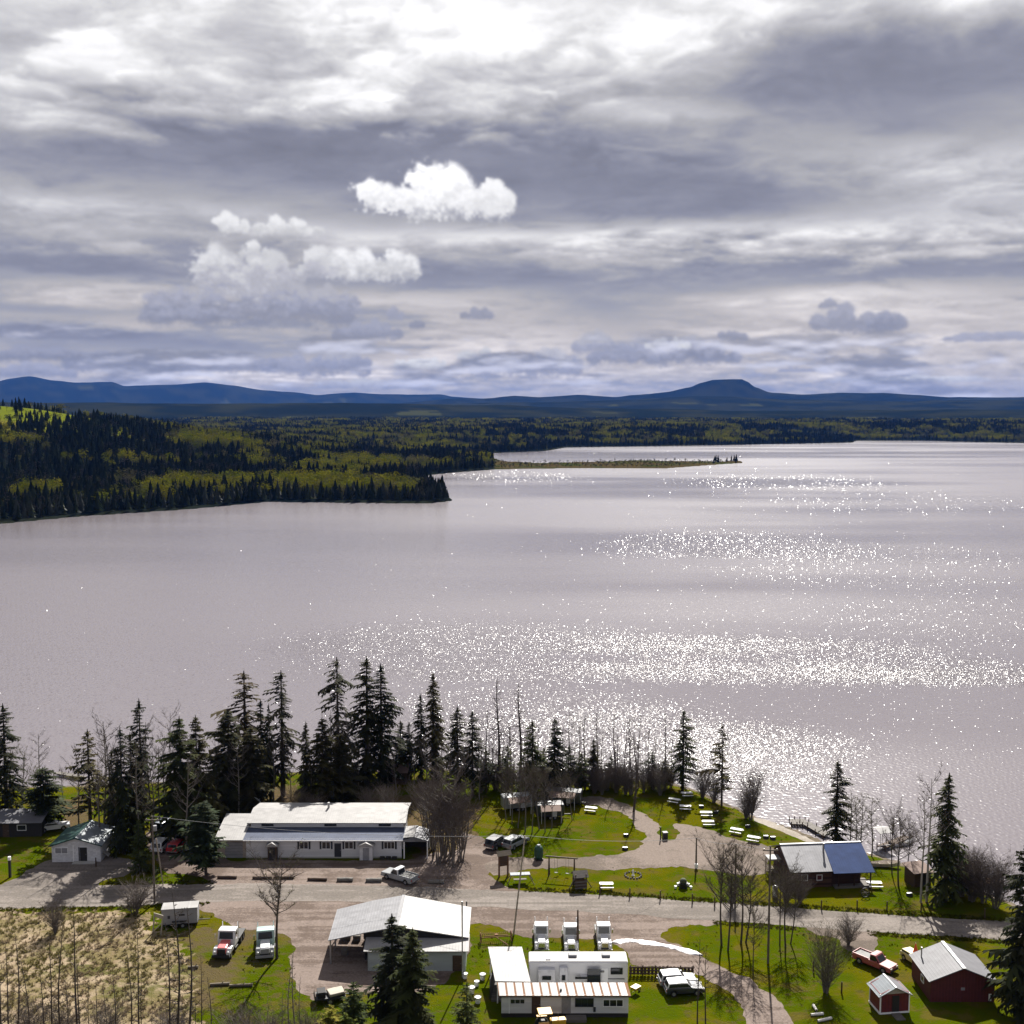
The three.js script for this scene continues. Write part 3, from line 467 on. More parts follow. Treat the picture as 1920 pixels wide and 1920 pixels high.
// more bare trunks between and before the spruces
many([[120, 1530, 1440, .9], [150, 1550, 1400, .8], [188, 1590, 1420, .9], [224, 1600, 1400, .8], [262, 1600, 1390, .8], [310, 1570, 1380, .8], [352, 1600, 1420, .8], [410, 1540, 1390, .8], [448, 1545, 1400, .8], [515, 1505, 1380, .7], [545, 1500, 1400, .8], [585, 1520, 1420, .8], [622, 1510, 1330, .6], [655, 1500, 1340, .7], [672, 1490, 1380, .8], [728, 1480, 1360, .7], [742, 1490, 1400, .9], [776, 1470, 1390, .8], [800, 1490, 1380, .8], [828, 1480, 1370, .7], [842, 1500, 1410, .9], [872, 1500, 1400, .8], [900, 1500, 1400, .8]], Bt.aspen, 'grey bare tree standing between the spruces along the shore', 'bare trees among the shore spruces', { twig: twigGrey });
// spruces on the left and behind the lodge
plant(S.full, 0, 14, 1545, 1318, 'tall full spruce beside the dark shore building', 'tree');
plant(S.round, 0, 84, 1556, 1437, 'short broad spruce with bare lower trunk beside the white boat', 'tree', null, { wide: 1.15 });
plant(S.open, 0, 170, 1560, 1366, 'open branched spruce with the shore showing through, behind the green roofed cottage', 'tree', null, { wide: .95 });
many([[232, 1600, 1362, .8, 0], [214, 1575, 1405, .8, 1], [250, 1590, 1372, .75, 2]], S.narrow, 'dark narrow spruce in the clump right behind the cottage', 'spruces behind the cottage');
plant(S.full, 1, 268, 1570, 1309, 'tallest pointed spruce of the clump behind the cottage', 'tree', null, { wide: .85 });
plant(S.young, 0, 262, 1636, 1535, 'small light green spruce at the roadside by the utility pole', 'tree', null, { wide: .85 });
many([[342, 1580, 1342, .95, 2], [372, 1560, 1340, .8, 0]], S.dense, 'bushy dark spruce between the red car and the lodge', 'spruces left of the lodge');
plant(S.round, 1, 386, 1641, 1500, 'round crowned spruce with bare trunk at the left end of the parking logs', 'tree', null, { wide: 1.0 });
many([[432, 1535, 1328, 1.05, 1], [474, 1530, 1360, 1.05, 2]], S.dense, 'heavy dark spruce behind the left annex of the lodge', 'spruces behind the lodge');
plant(S.sparse, 0, 462, 1490, 1257, 'thin topped sparse spruce rising above the dark spruces behind the lodge', 'tree', null, { wide: 1.15 });
many([[492, 1500, 1310, .8, 0], [507, 1498, 1318, .6, 1]], S.narrow, 'slim dark spruce beside the small lawn behind the lodge', 'slim spruces by the lawn');
plant(S.sparse, 1, 531, 1492, 1256, 'tall ragged spruce at the edge of the small lawn behind the lodge', 'tree');
many([[606, 1520, 1345, 1.1, 0], [640, 1515, 1372, 1.0, 1]], S.dense, 'wide olive spruce directly behind the lodge ridge', 'wide spruces behind the lodge');
plant(S.narrow, 2, 576, 1515, 1352, 'narrow spruce on the left flank of the wide olive spruces', 'tree', null, { wide: .9 });
plant(S.sparse, 2, 635, 1490, 1231, 'tallest thin see-through spruce behind the lodge', 'tree');
many([[690, 1482, 1230, 1.1, 0], [716, 1480, 1243, 1.0, 1]], S.narrow, 'tall twin spruce beside the small lake cabin', 'twin spruces by the lake cabin');
many([[752, 1462, 1350, 1.1, 0], [768, 1462, 1352, .9, 1]], S.full, 'short spruce by the brown roofed cabin at the shore', 'short spruces at the shore');
many([[790, 1462, 1300, .75, 1], [813, 1460, 1259, .95, 2]], S.narrow, 'tall slender shaggy spruce on the shore right of the cabins', 'slender shore spruces');
many([[858, 1490, 1323, 1.1, 0], [886, 1492, 1330, 1.05, 2]], S.full, 'dark spruce of the pair above the brown willow thicket', 'spruce pair above the thicket');
plant(S.full, 1, 998, 1505, 1350, 'bushy spruce among bare trees behind the camp trailers', 'tree', null, { wide: 1.1 });
plant(S.narrow, 0, 1040, 1492, 1345, 'narrow spruce among bare trees behind the camp trailers', 'tree', null, { wide: 1.1 });
plant(S.narrow, 1, 1112, 1478, 1385, 'small spruce at the water behind the campground drive', 'tree', null, { wide: 1.3 });
plant(S.full, 2, 1280, 1482, 1327, 'lone full spruce at the shore above the first picnic table', 'tree', null, { wide: .95 });
plant(S.open, 1, 1353, 1506, 1348, 'thin spruce at the shore with bare lower trunk, by the point of the lawn', 'tree', null, { wide: .72 });
plant(S.full, 0, 1567, 1588, 1419, 'broad based spruce behind the blue roofed house', 'tree', null, { wide: 1.0 });
plant(S.narrow, 2, 1772, 1690, 1448, 'tall spruce by the shore right of the blue roofed house', 'tree', null, { wide: .98 });
plant(S.dense, 1, 1912, 1905, 1575, 'large dark spruce beside the red garage', 'tree', null, { wide: .6 });
plant(S.full, 1, 1948, 1870, 1600, 'second large spruce behind the one beside the red garage', 'tree', null, { wide: 1.1 });
plant(S.full, 2, 737, 1955, 1712, 'foreground spruce with pointed top before the white garage', 'tree', null, { wide: 1.25 });
plant(S.dense, 0, 776, 1975, 1738, 'darkest thick foreground spruce before the white garage', 'tree', null, { wide: .95 });
plant(S.young, 1, 664, 1965, 1838, 'small olive spruce left of the foreground spruces', 'tree', null, { wide: .9 });
plant(S.golden, 0, 622, 1985, 1882, 'yellow green leafing bush at the foot of the foreground spruces', 'tree', null, { name: 'leafing_bush' });
plant(S.golden, 1, 650, 1990, 1896, 'low bright green bush below the small olive spruce', 'tree', null, { name: 'leafing_bush' });
plant(S.young, 2, 876, 1990, 1838, 'slim olive spruce left of the white mobile home', 'tree', null, { wide: .7 });
many([[912, 1486, 1405, 1.2], [952, 1488, 1395, 1.1], [1020, 1490, 1400, 1.2], [1066, 1484, 1396, 1.2], [1090, 1488, 1410, 1.3], [1146, 1474, 1415, 1.2], [1222, 1478, 1408, 1.2], [1246, 1482, 1420, 1.3]], S.open, 'small scruffy spruce among the bare trees of the campground shore', 'small spruces on the campground shore');
// leafless trees
many([[22, 1545, 1400, 1.0], [44, 1540, 1408, .9], [66, 1545, 1440, .9]], Bt.budding, 'pale budding tree beside the dark shore building', 'budding trees by the dark building', { twig: twigOlive });
plant(Bt.aspen, 0, 76, 1480, 1374, 'lone leafless aspen at the water beside the left dock', 'tree');
many([[198, 1560, 1352, .8], [208, 1565, 1370, .8], [282, 1560, 1352, .8], [300, 1556, 1400, 1], [326, 1540, 1335, .7], [290, 1590, 1440, 1]], Bt.aspen, 'grey leafless aspen among the spruces by the cottage', 'aspens by the cottage', { bark: barkGrey });
many([[560, 1535, 1480, 1.2], [590, 1540, 1490, 1.2], [690, 1530, 1478, 1.2], [730, 1528, 1470, 1.2]], Bt.bush, 'low leafless bush behind the lodge', 'bushes behind the lodge', { name: 'bare_bush' });
many([[812, 1592, 1440, .9], [830, 1606, 1428, .95], [850, 1600, 1440, .95], [868, 1592, 1462, .85], [822, 1620, 1480, .8], [848, 1626, 1486, .8], [806, 1570, 1442, .85], [864, 1616, 1500, .8], [796, 1550, 1448, .85]], Bt.willow, 'dense brown leafless willow of the thicket at the lodge carport', 'willow thicket by the carport', { name: 'bare_willow' });
{
  const r = rng(12), A = [], Bb = [];
  for (const x of [898, 905, 911, 918, 924, 928, 940, 945, 951, 958, 966, 985, 992, 1012, 1028, 1058, 1070, 1078, 1086, 1098, 1124, 1130, 1140, 1148, 1154, 1160, 1172, 1178, 1184, 1194, 1200, 1214, 1228, 1246, 1262]) A.push([x + (r() - .5) * 8, 1468 + r() * 16, 1330 + r() * 75, .8 + .4 * r()]);
  many(A, Bt.thin, 'slender leafless tree in the row along the campground shore', 'bare trees along the campground shore', { bark: barkDark });
  many([[934, 1478, 1272, 1], [974, 1480, 1282, 1.1], [1118, 1472, 1336, 1], [1190, 1522, 1372, 1.2]], Bt.snag, 'tall dead spruce with short bare branches on the campground shore', 'dead spruces on the campground shore', { bark: barkDark, name: 'dead_spruce' });
  for (let k = 0; k < 30; k++) Bb.push([895 + 375 * k / 30 + 12 * r(), 1474 + 18 * r(), 1425 + 26 * r(), 1.1]);
  many(Bb, Bt.bush, 'low leafless shrub under the campground shore trees', 'shore shrubs', { name: 'bare_bush' });
  many([[985, 1560, 1440, .9], [1010, 1555, 1450, .9], [960, 1545, 1450, .8], [1035, 1552, 1470, .8], [948, 1538, 1440, .8], [972, 1552, 1455, .8], [998, 1562, 1450, .8], [1022, 1560, 1458, .8], [1052, 1545, 1450, .8], [1072, 1538, 1462, .8]], Bt.crown, 'brown leafless tree standing in front of the camp trailers', 'bare trees at the camp trailers', { name: 'bare_willow' });
}
many([[1318, 1492, 1440, 1.2], [1338, 1500, 1448, 1.1], [1400, 1530, 1478, 1.1], [1408, 1532, 1440, .7]], Bt.bush, 'leafless shrub on the shore at the picnic lawn', 'shrubs at the picnic lawn', { name: 'bare_bush' });
many([[1594, 1592, 1480, 1], [1614, 1598, 1486, 1], [1634, 1600, 1492, .95], [1604, 1600, 1500, 1]], Bt.budding, 'pale budding tree behind the blue roofed house', 'budding trees behind the blue roofed house', { twig: twigOlive });
many([[1684, 1662, 1540, 1], [1700, 1640, 1550, .9], [1672, 1640, 1520, .7]], Bt.crown, 'leafless tree on the lawn between house and dock', 'lawn trees by the right dock', { bark: barkDark });
many([[1738, 1692, 1458, .8], [1728, 1690, 1495, .8]], Bt.aspen, 'pale trunked leafless birch beside the tall shore spruce', 'birches by the tall shore spruce', { bark: barkPale });
many([[1800, 1680, 1590, 1.3], [1822, 1690, 1600, 1.3], [1845, 1692, 1608, 1.3], [1866, 1702, 1612, 1.2], [1818, 1665, 1600, 1.2], [1790, 1664, 1600, 1.2]], Bt.bush, 'brown leafless bush along the right shore', 'bushes on the right shore', { name: 'bare_bush' });
plant(Bt.crown, 0, 518, 1797, 1618, 'leaning leafless tree between the old trucks and the gravel yard', 'tree', null, { lean: -.07, turn: .4, bark: barkDark });
many([[1352, 1772, 1590, .8], [1366, 1782, 1620, .8], [1390, 1768, 1600, .8], [1400, 1768, 1640, 1], [1412, 1830, 1710, .7], [1462, 1772, 1640, .8], [1472, 1776, 1630, .9], [1484, 1770, 1655, .9]], Bt.crown, 'tall bare aspen in the roadside clump before the blue roofed house', 'roadside aspen clump', { bark: barkDark });
many([[1500, 1690, 1640, 1.2], [1475, 1692, 1632, 1.2]], Bt.bush, 'leafless shrub against the log house wall', 'shrubs at the log house', { name: 'bare_bush' });
plant(Bt.bush, 0, 1550, 1862, 1745, 'leafless round bush alone on the right lawn', 'bush', null, { name: 'bare_bush', twig: twigOlive, wide: .9 });
many([[1308, 1930, 1760, .8], [1322, 1935, 1775, .8]], Bt.thin, 'bare tree beside the parked white cars', 'bare trees by the white cars', { bark: barkDark });
many([[1590, 1772, 1720, 1.2], [1372, 1700, 1640, .8]], Bt.bush, 'thin leafless sapling beside the road', 'roadside saplings', { name: 'bare_bush' });
{
  const r = rng(44), A = [], C = [];
  for (const [x, t] of [[6, 1730], [18, 1770], [36, 1750], [60, 1790], [84, 1820], [100, 1765], [112, 1740], [128, 1830], [148, 1710], [152, 1800], [170, 1840], [185, 1830], [205, 1850], [218, 1825], [245, 1790], [262, 1745], [268, 1830], [290, 1880]]) A.push([x, 1965 + 50 * r(), t, 1]);
  many(A, Bt.pole, 'thin bare young trunk standing in the dry grass field', 'bare trunks in the dry field', { bark: barkDark, name: 'bare_sapling' });
  for (const [x, t] of [[322, 1735], [337, 1672], [357, 1700], [380, 1800], [396, 1830], [368, 1850]]) C.push([x, 1975 + 30 * r(), t, 1]);
  many(C, Bt.pole, 'tall dark bare trunk in front of the cargo trailer and old trucks', 'tall bare trunks by the old trucks', { bark: barkDark });
  many([[540, 1960, 1800, 1], [552, 1965, 1780, 1], [566, 1965, 1830, 1], [530, 1970, 1850, 1]], Bt.pole, 'bare brown trunk at the corner of the gravel yard', 'bare trunks at the gravel yard', { name: 'bare_sapling' });
  many([[105, 1750, 1690, 1], [255, 1712, 1650, 1.6], [60, 1955, 1880, 1.4], [120, 1965, 1890, 1.4], [200, 1960, 1885, 1.4], [330, 1965, 1890, 1.4], [450, 1975, 1895, 1.4], [500, 1980, 1900, 1.4], [580, 1985, 1900, 1.2]], Bt.bush, 'low brown brush at the edge of the dry field', 'brush at the dry field', { name: 'bare_bush' });
}

// ---------------------------------------------------------------- buildings
const grain = (sx, sy, amp, seed) => tex(256, 256, (i, j) => { const v = 1 - amp + amp * (.5 + .5 * fbm(i * sx + seed, j * sy, 4)) * 1.0; return [v, v, v]; }, true);
const dirtT = grain(.03, .05, .2, 5), woodT = grain(.02, .35, .45, 9), ribT = tex(64, 8, (i) => { const v = i % 32 < 5 ? 1 : .25; return [v, v, v]; });
const metalRoof = (r, g, b, o = {}) => { const t = dirtT.clone(); t.repeat.set(.11, .11); t.needsUpdate = true; const u = ribT.clone(); u.repeat.set(1.4, 1); u.needsUpdate = true; return phys(r, g, b, o.rough ?? .55, { map: t, bumpMap: u, bumpScale: .012, metalness: o.metal ?? 0, specularIntensity: o.spec ?? .6 }); };
const painted = (r, g, b) => { const t = dirtT.clone(); t.repeat.set(.35, .35); t.needsUpdate = true; return std(r, g, b, .7, { map: t }); };
const wooden = (r, g, b) => { const t = woodT.clone(); t.repeat.set(.5, .5); t.needsUpdate = true; return std(r, g, b, .85, { map: t }); };
const M = {
  white: painted(.72, .72, .74), whiteTrim: std(.8, .8, .8, .6), whiteRoof: metalRoof(.34, .33, .325), blueGrey: metalRoof(.085, .1, .15, { rough: .7, spec: .3 }), galv: metalRoof(.2, .2, .215, { rough: .5, metal: .35 }), blueRoof: metalRoof(.034, .062, .165, { rough: .75, spec: .2 }), greyRoof: metalRoof(.165, .165, .18), garageRoof: metalRoof(.25, .25, .265), paleRoof: metalRoof(.2, .225, .25),
  greenRoof: metalRoof(.015, .06, .05), tan: painted(.42, .36, .31), brown: wooden(.11, .065, .04), redWall: painted(.16, .018, .02), redDark: painted(.1, .016, .018), log: wooden(.13, .062, .045), logDark: wooden(.055, .022, .02), dark: std(.018, .016, .016, .8), glass: std(.015, .018, .022, .08), shutter: std(.02, .022, .03, .6), grey: painted(.3, .3, .32), greyDeck: wooden(.2, .18, .16), black: std(.012, .012, .013, .6), teal: painted(.45, .5, .5), cream: painted(.4, .36, .29), rust: std(.16, .075, .035, .9), brownRoof: std(.15, .1, .08, .85), sign: wooden(.2, .09, .045), tyre: std(.014, .014, .014, .9), steel: std(.35, .35, .36, .4, { metalness: .7 }), plank: wooden(.22, .18, .13), concrete: std(.33, .32, .3, .9),
};
function win(p, x, y, z, w, h, o = {}) {   // frame with a recessed pane, facing local +z unless turned
  const t = .07, ry = o.ry || 0, f = part('window', (() => { const s = new THREE.Shape([new THREE.Vector2(-w / 2, -h / 2), new THREE.Vector2(w / 2, -h / 2), new THREE.Vector2(w / 2, h / 2), new THREE.Vector2(-w / 2, h / 2)]); const q = t, hole = new THREE.Path([[-w / 2 + q, -h / 2 + q], [-w / 2 + q, h / 2 - q], [w / 2 - q, h / 2 - q], [w / 2 - q, -h / 2 + q]].map(([a, b]) => new THREE.Vector2(a, b))); s.holes.push(hole); return new THREE.ExtrudeGeometry(s, { depth: .08, bevelEnabled: false }); })(), o.frame || M.whiteTrim, p, x, y + h / 2, z, ry);
  part('pane', B(w - t * 2, h - t * 2, .02), o.pane || M.glass, f, 0, 0, .02);
  if (o.bars) for (let k = 1; k < o.bars; k++) part('glazing_bar', B(.05, h - t * 2, .03), o.frame || M.whiteTrim, f, -w / 2 + w * k / o.bars, 0, .04);
  if (o.shut) for (const s of [-1, 1]) part('shutter', B(.28, h, .05), M.shutter, f, s * (w / 2 + .16), 0, .03);
  return f;
}
function door(p, x, y, z, w, h, m, o = {}) { const d = bx('door', m, p, w, h, .06, x, y, z, { ry: o.ry || 0 }); part('handle', B(.05, .12, .07), M.steel, d, w / 2 - .12, 0, .05); return d; }
function wallWithGable(w, h, peak, t) { return extrude([[-w / 2, 0], [w / 2, 0], [w / 2, h], [0, peak], [-w / 2, h]], t); }
const W3 = (x, z, y = 0) => new THREE.Vector3(x, y, z);
// planks or logs laid along a wall, each a part of it
function boards(parent, name, m, n, len, h, t, x, y0, z, ry = 0) { for (let k = 0; k < n; k++) part(name, B(len, h * .93, t), m[k % m.length], parent, x, y0 + h * (k + .5), z + (k % 2) * .006, ry); }

// long white lodge
{
  const z0 = -159.3, cx = -27.6, L = thing('lodge', 'long white lodge with raised white roof, blue grey lower roof and shuttered windows', 'lodge', W3(cx, z0));
  const w = 22.8, x0 = -w / 2;
  bx('front_wall', M.white, L, w, 2.95, .2, 0, 0, -.1);
  bx('rear_block', M.white, L, w - .1, 3.3, 6.4, 0, 0, -6.6);
  bx('clerestory_wall', M.white, L, w, .95, .15, 0, 3.3, -3.25);
  part('lower_roof', quadPlate([x0 - .35, 2.86, .55], [-x0 + .3, 2.86, .55], [-x0 + .3, 3.45, -3.2], [x0 - .35, 3.45, -3.2], .1), M.blueGrey, L);
  part('upper_roof', quadPlate([x0 - .5, 4.25, -2.75], [-x0 + .4, 4.25, -2.75], [-x0 + .4, 5.0, -7.1], [x0 - .5, 5.0, -7.1], .12), M.whiteRoof, L);
  part('upper_roof', quadPlate([-x0 + .4, 4.2, -11.6], [x0 - .5, 4.2, -11.6], [x0 - .5, 4.985, -7.12], [-x0 + .4, 4.985, -7.12], .12), M.whiteRoof, L);
  bx('fascia', M.whiteTrim, L, w + .6, .16, .05, 0, 2.74, .58);
  for (const x of [-8.9, .5, 8.6]) win(L, x, 3.62, -3.17, 1.8, .5, { frame: M.shutter, bars: 3 });
  for (const x of [-2.9, .35, 3.7]) win(L, x, 1.35, .01, 1.3, 1.15, { shut: true, bars: 2 });
  win(L, 9.6, 1.35, .01, 1.6, 1.15, { shut: true, bars: 3 });
  door(L, 2.05, .15, .03, 1.0, 2.05, M.shutter);
  for (const [x, wd, front] of [[-7.4, 1.5, M.brown], [6.3, 2.2, M.white]]) {
    const p = bx('porch', front, L, wd * .86, 2.1, .9, x, 0, .48);
    part('porch_roof', extrude([[-wd / 2 - .15, 0], [wd / 2 + .15, 0], [wd / 2 + .15, .12], [0, .62], [-wd / 2 - .15, .12]], 1.3), M.whiteRoof, p, 0, 1.06, .1);
    part('porch_door', B(.9, 1.85, .05), front === M.brown ? M.dark : M.grey, p, 0, -.1, .48);
  }
  for (const x of [8.6, 9.5, 10.4]) bx('planter', M.dark, L, .7, .4, .4, x, 0, .45, { bev: .05 });
  cyl('chimney', M.steel, L, .18, .18, 1.0, -.4, 4.8, -7.2); bx('foundation', M.concrete, L, w + .04, .18, .1, 0, 0, .04);
  // left annex
  bx('annex_wall', M.tan, L, 4.2, 2.75, 6, x0 - 2.15, 0, -3.1);
  part('annex_roof', quadPlate([x0 - 4.6, 2.86, .45], [x0 - .36, 2.86, .45], [x0 - .36, 4.15, -7], [x0 - 4.6, 4.15, -7], .1), M.whiteRoof, L);
  bx('garage_door', M.grey, L, 2.6, 2.3, .06, x0 - 1.8, 0, -.06);
  for (let k = 1; k < 5; k++) bx('door_groove', M.black, L, 2.6, .02, .02, x0 - 1.8, k * .46, -.03);
  // right carport
  part('carport_roof', extrude([[-2, 0], [2, 0], [2, .1], [0, .75], [-2, .1]], 4.6), M.galv, L, -x0 + 1.95, 2.55, -2.0, Math.PI / 2 * 0);
  part('carport_roof', quadPlate([-x0 + .3, 3.2, .35], [-x0 + 1.9, 3.35, .35], [-x0 + 1.9, 3.35, -4.2], [-x0 + .3, 3.2, -4.2], .06), M.whiteRoof, L);
  for (const [x, z] of [[-x0 + .4, .2], [-x0 + 3.8, .2], [-x0 + 3.8, -4]]) bx('carport_post', M.whiteTrim, L, .16, 2.55, .16, x, 0, z);
  bx('carport_back', M.dark, L, 3.9, 2.5, .1, -x0 + 1.95, 0, -4.3);
}
// green roofed white cottage
{
  const c = thing('cottage', 'small white cottage with green roof and bright metal right slope', 'cottage', W3(-63.35, -157.9), .03);
  part('front_wall', wallWithGable(7, 2.6, 3.55, .16), M.white, c, 0, 0, 0); part('rear_wall', wallWithGable(7, 2.6, 3.55, .16), M.white, c, 0, 0, -6.4);
  for (const s of [-1, 1]) bx('side_wall', M.white, c, .16, 2.6, 6.3, s * 3.42, 0, -3.2);
  part('roof_slope', quadPlate([-3.85, 2.5, .45], [0, 3.72, .45], [0, 3.72, -6.8], [-3.85, 2.5, -6.8], .1), M.greenRoof, c);
  part('roof_slope', quadPlate([0, 3.725, .45], [3.85, 2.5, .45], [3.85, 2.5, -6.8], [0, 3.725, -6.8], .1), M.paleRoof, c).userData.label = 'bright pale metal right slope';
  for (const s of [-1, 1]) part('barge_board', quadPlate([0, 3.6, .5], [s * 3.85, 2.38, .5], [s * 3.85, 2.55, .5], [0, 3.78, .5], .04 * s), M.greenRoof, c);
  win(c, -2.1, 1.25, .09, 1.9, .95, { bars: 2, pane: M.grey }); door(c, 1.05, .15, .1, 1.0, 2.0, M.dark); bx('door_frame', M.shutter, c, .12, 2.1, .1, .42, .12, .1); bx('door_step', M.concrete, c, 3.3, .16, .9, 1.3, 0, .55);
  bx('corner_board', M.whiteTrim, c, .12, 2.5, .06, -.4, 0, .1); part('side_awning', quadPlate([3.55, 1.2, -.6], [4.4, .5, -.6], [4.4, .5, -1.6], [3.55, 1.2, -1.6], .06), M.whiteRoof, c);
}
// dark building at the left shore
{
  const d = thing('shore_building', 'low dark walled building with grey metal roof beside the left spruces', 'building', W3(-78.5, -167.5), .05);
  bx('front_wall', M.dark, d, 12, 2.4, .2, 0, 0, 0); bx('rear_block', M.dark, d, 11.8, 2.5, 4, 0, 0, -2.2); part('roof', quadPlate([-6.3, 2.35, .6], [6.2, 2.35, .6], [6.2, 3.3, -3.2], [-6.3, 3.3, -3.2], .1), M.greyRoof, d); part('roof', quadPlate([6.2, 2.4, -5.6], [-6.3, 2.4, -5.6], [-6.3, 3.29, -3.22], [6.2, 3.29, -3.22], .1), M.greyRoof, d);
  win(d, -2, 1, .11, 1.4, .9); win(d, 3, 1, .11, 1.4, .9); door(d, .6, 0, .13, .95, 2, M.brown);
}
// log house, half grey half blue roof
{
  const h = thing('log_house', 'log house with half grey metal and half blue metal roof', 'house', W3(43.6, -149.0), .085);
  const lm = [M.log, M.logDark, M.log];
  bx('wall_core', M.logDark, h, 9.6, 2.5, 7.6, -.2, 0, -4.2);
  boards(h, 'log', lm, 9, 5.6, .28, .24, -2.35, 0, -.35); boards(h, 'log', lm, 9, 7.9, .28, .24, -5.05, 0, -4.2, Math.PI / 2);
  for (let k = 0; k < 6; k++) part('gable_log', B(.2, .26, 7 - k * 1.15), lm[k % 3], h, -5.05, 2.65 + k * .3, -4.4);
  boards(h, 'log', [M.logDark], 9, 4.2, .28, .24, 2.6, 0, -2.2);
  part('grey_roof', quadPlate([-5.6, 2.5, .5], [1.25, 2.5, .5], [.55, 4.62, -4.3], [-5.6, 4.62, -4.3], .1), M.galv, h);
  part('blue_roof', quadPlate([.3, 2.38, 1.0], [6.1, 2.38, 1.0], [6.1, 4.64, -4.25], [.58, 4.64, -4.25], .1), M.blueRoof, h);
  part('rear_roof', quadPlate([6.1, 2.5, -9], [-5.6, 2.5, -9], [-5.6, 4.6, -4.32], [6.1, 4.6, -4.32], .1), M.galv, h);
  bx('ridge_cap', M.whiteTrim, h, 11.7, .08, .3, .25, 4.6, -4.3);
  cyl('chimney', M.steel, h, .14, .14, 1.5, .2, 3.6, -2.9); cyl('chimney_cap', M.steel, h, .2, .2, .12, .2, 5.1, -2.9);
  win(h, -3.4, 1.0, -.2, .9, .9); win(h, -1.3, 1.0, -.2, .8, .8, { pane: M.redDark }); win(h, 3.2, 1.0, -2.05, 1.3, .8); door(h, 1.7, .1, -2.04, .95, 2, M.redDark);
  bx('porch_deck', M.greyDeck, h, 5.2, .3, 2.6, 3.3, 0, -.8); for (const x of [1.2, 3.4, 5.7]) bx('porch_post', M.logDark, h, .16, 2.1, .16, x, .3, .45); bx('porch_rail', M.logDark, h, 4.4, .08, .08, 3.4, 1.1, .45);
}
// white garage with open left bay and lean-to
{
  const g = thing('white_garage', 'white metal garage with open left bay and front lean-to roof', 'garage', W3(-13.6, -126.0));
  bx('main_wall', M.teal, g, 11.4, 2.9, .18, 2.1, 0, -2.6); bx('rear_wall', M.teal, g, 12.4, 3.0, .18, 1.9, 0, -9.4); bx('right_wall', M.teal, g, .18, 3.0, 6.6, 8.1, 0, -6); bx('bay_wall', M.dark, g, .18, 3.2, 7, -3.9, 0, -6);
  part('front_gable', extrude([[-4, 0], [8.1, 0], [8.1, .3], [0, 1.65], [-4, .95]], .15), M.dark, g, 0, 2.9, -1.9);
  part('left_roof', quadPlate([-4.1, 3.95, -1.2], [.0, 4.68, -1.3], [0, 4.68, -10], [-4.1, 3.95, -10], .1), M.garageRoof, g);
  part('bay_roof', quadPlate([-8.1, 3.1, -1.1], [-4.1, 3.93, -1.2], [-4.1, 3.93, -10], [-8.3, 3.1, -9.4], .1), M.garageRoof, g).userData.label = 'paler outer roof over the open bay';
  part('right_roof', quadPlate([0, 4.685, -1.3], [8.5, 3.2, -1.6], [8.5, 3.2, -9.8], [0, 4.685, -10], .1), M.whiteRoof, g);
  part('lean_to_roof', quadPlate([-3.7, 2.6, .6], [8.55, 2.6, .6], [8.55, 3.18, -2.6], [-3.7, 3.3, -2.4], .1), M.whiteRoof, g);
  bx('lean_to_wall', M.teal, g, 11.3, 2.45, .16, 2.5, 0, .1); bx('lean_to_side', M.teal, g, .16, 2.5, 2.6, -3.2, 0, -1.2); bx('lean_to_side', M.teal, g, .16, 2.5, 2.5, 8.1, 0, -1.2); door(g, 7.2, 0, .2, 1.1, 1.9, M.brown);
  for (const z of [-1.6, -5.2, -9]) bx('bay_post', M.steel, g, .18, 3.0, .18, -7.9, 0, z); part('ridge_cap', B(.4, .07, 8.7), M.garageRoof, g, 0, 4.7, -5.65);
  for (const [x, z, s] of [[-7, -8, 1.2], [-5.6, -7.6, .9], [-6.6, -4, .8]]) bx('stored_crate', M.greyDeck, g, s, s * .8, s, x, 0, z);
}
// lean-to over the yard beside the mobile home
{
  const a = thing('white_canopy', 'flat white canopy roof on posts between mobile home and lawn', 'canopy', W3(-.4, -121.7));
  part('roof', quadPlate([-1.45, 2.72, 3.35], [2.45, 2.72, 3.5], [1.55, 3.22, -3.6], [-2.4, 3.22, -3.6], .12), M.whiteRoof, a); for (const [x, z, h] of [[-1.2, 3, 2.6], [2.1, 3, 2.6], [-2.1, -3.3, 3.1], [1.2, -3.3, 3.1]]) bx('post', M.whiteTrim, a, .14, h, .14, x, 0, z); bx('deck', M.greyDeck, a, 3.8, .25, 5.5, 0, 0, 0); bx('side_screen', M.dark, a, .08, 2.3, 5.2, -1.7, .2, 0, { ry: -.14 });
}
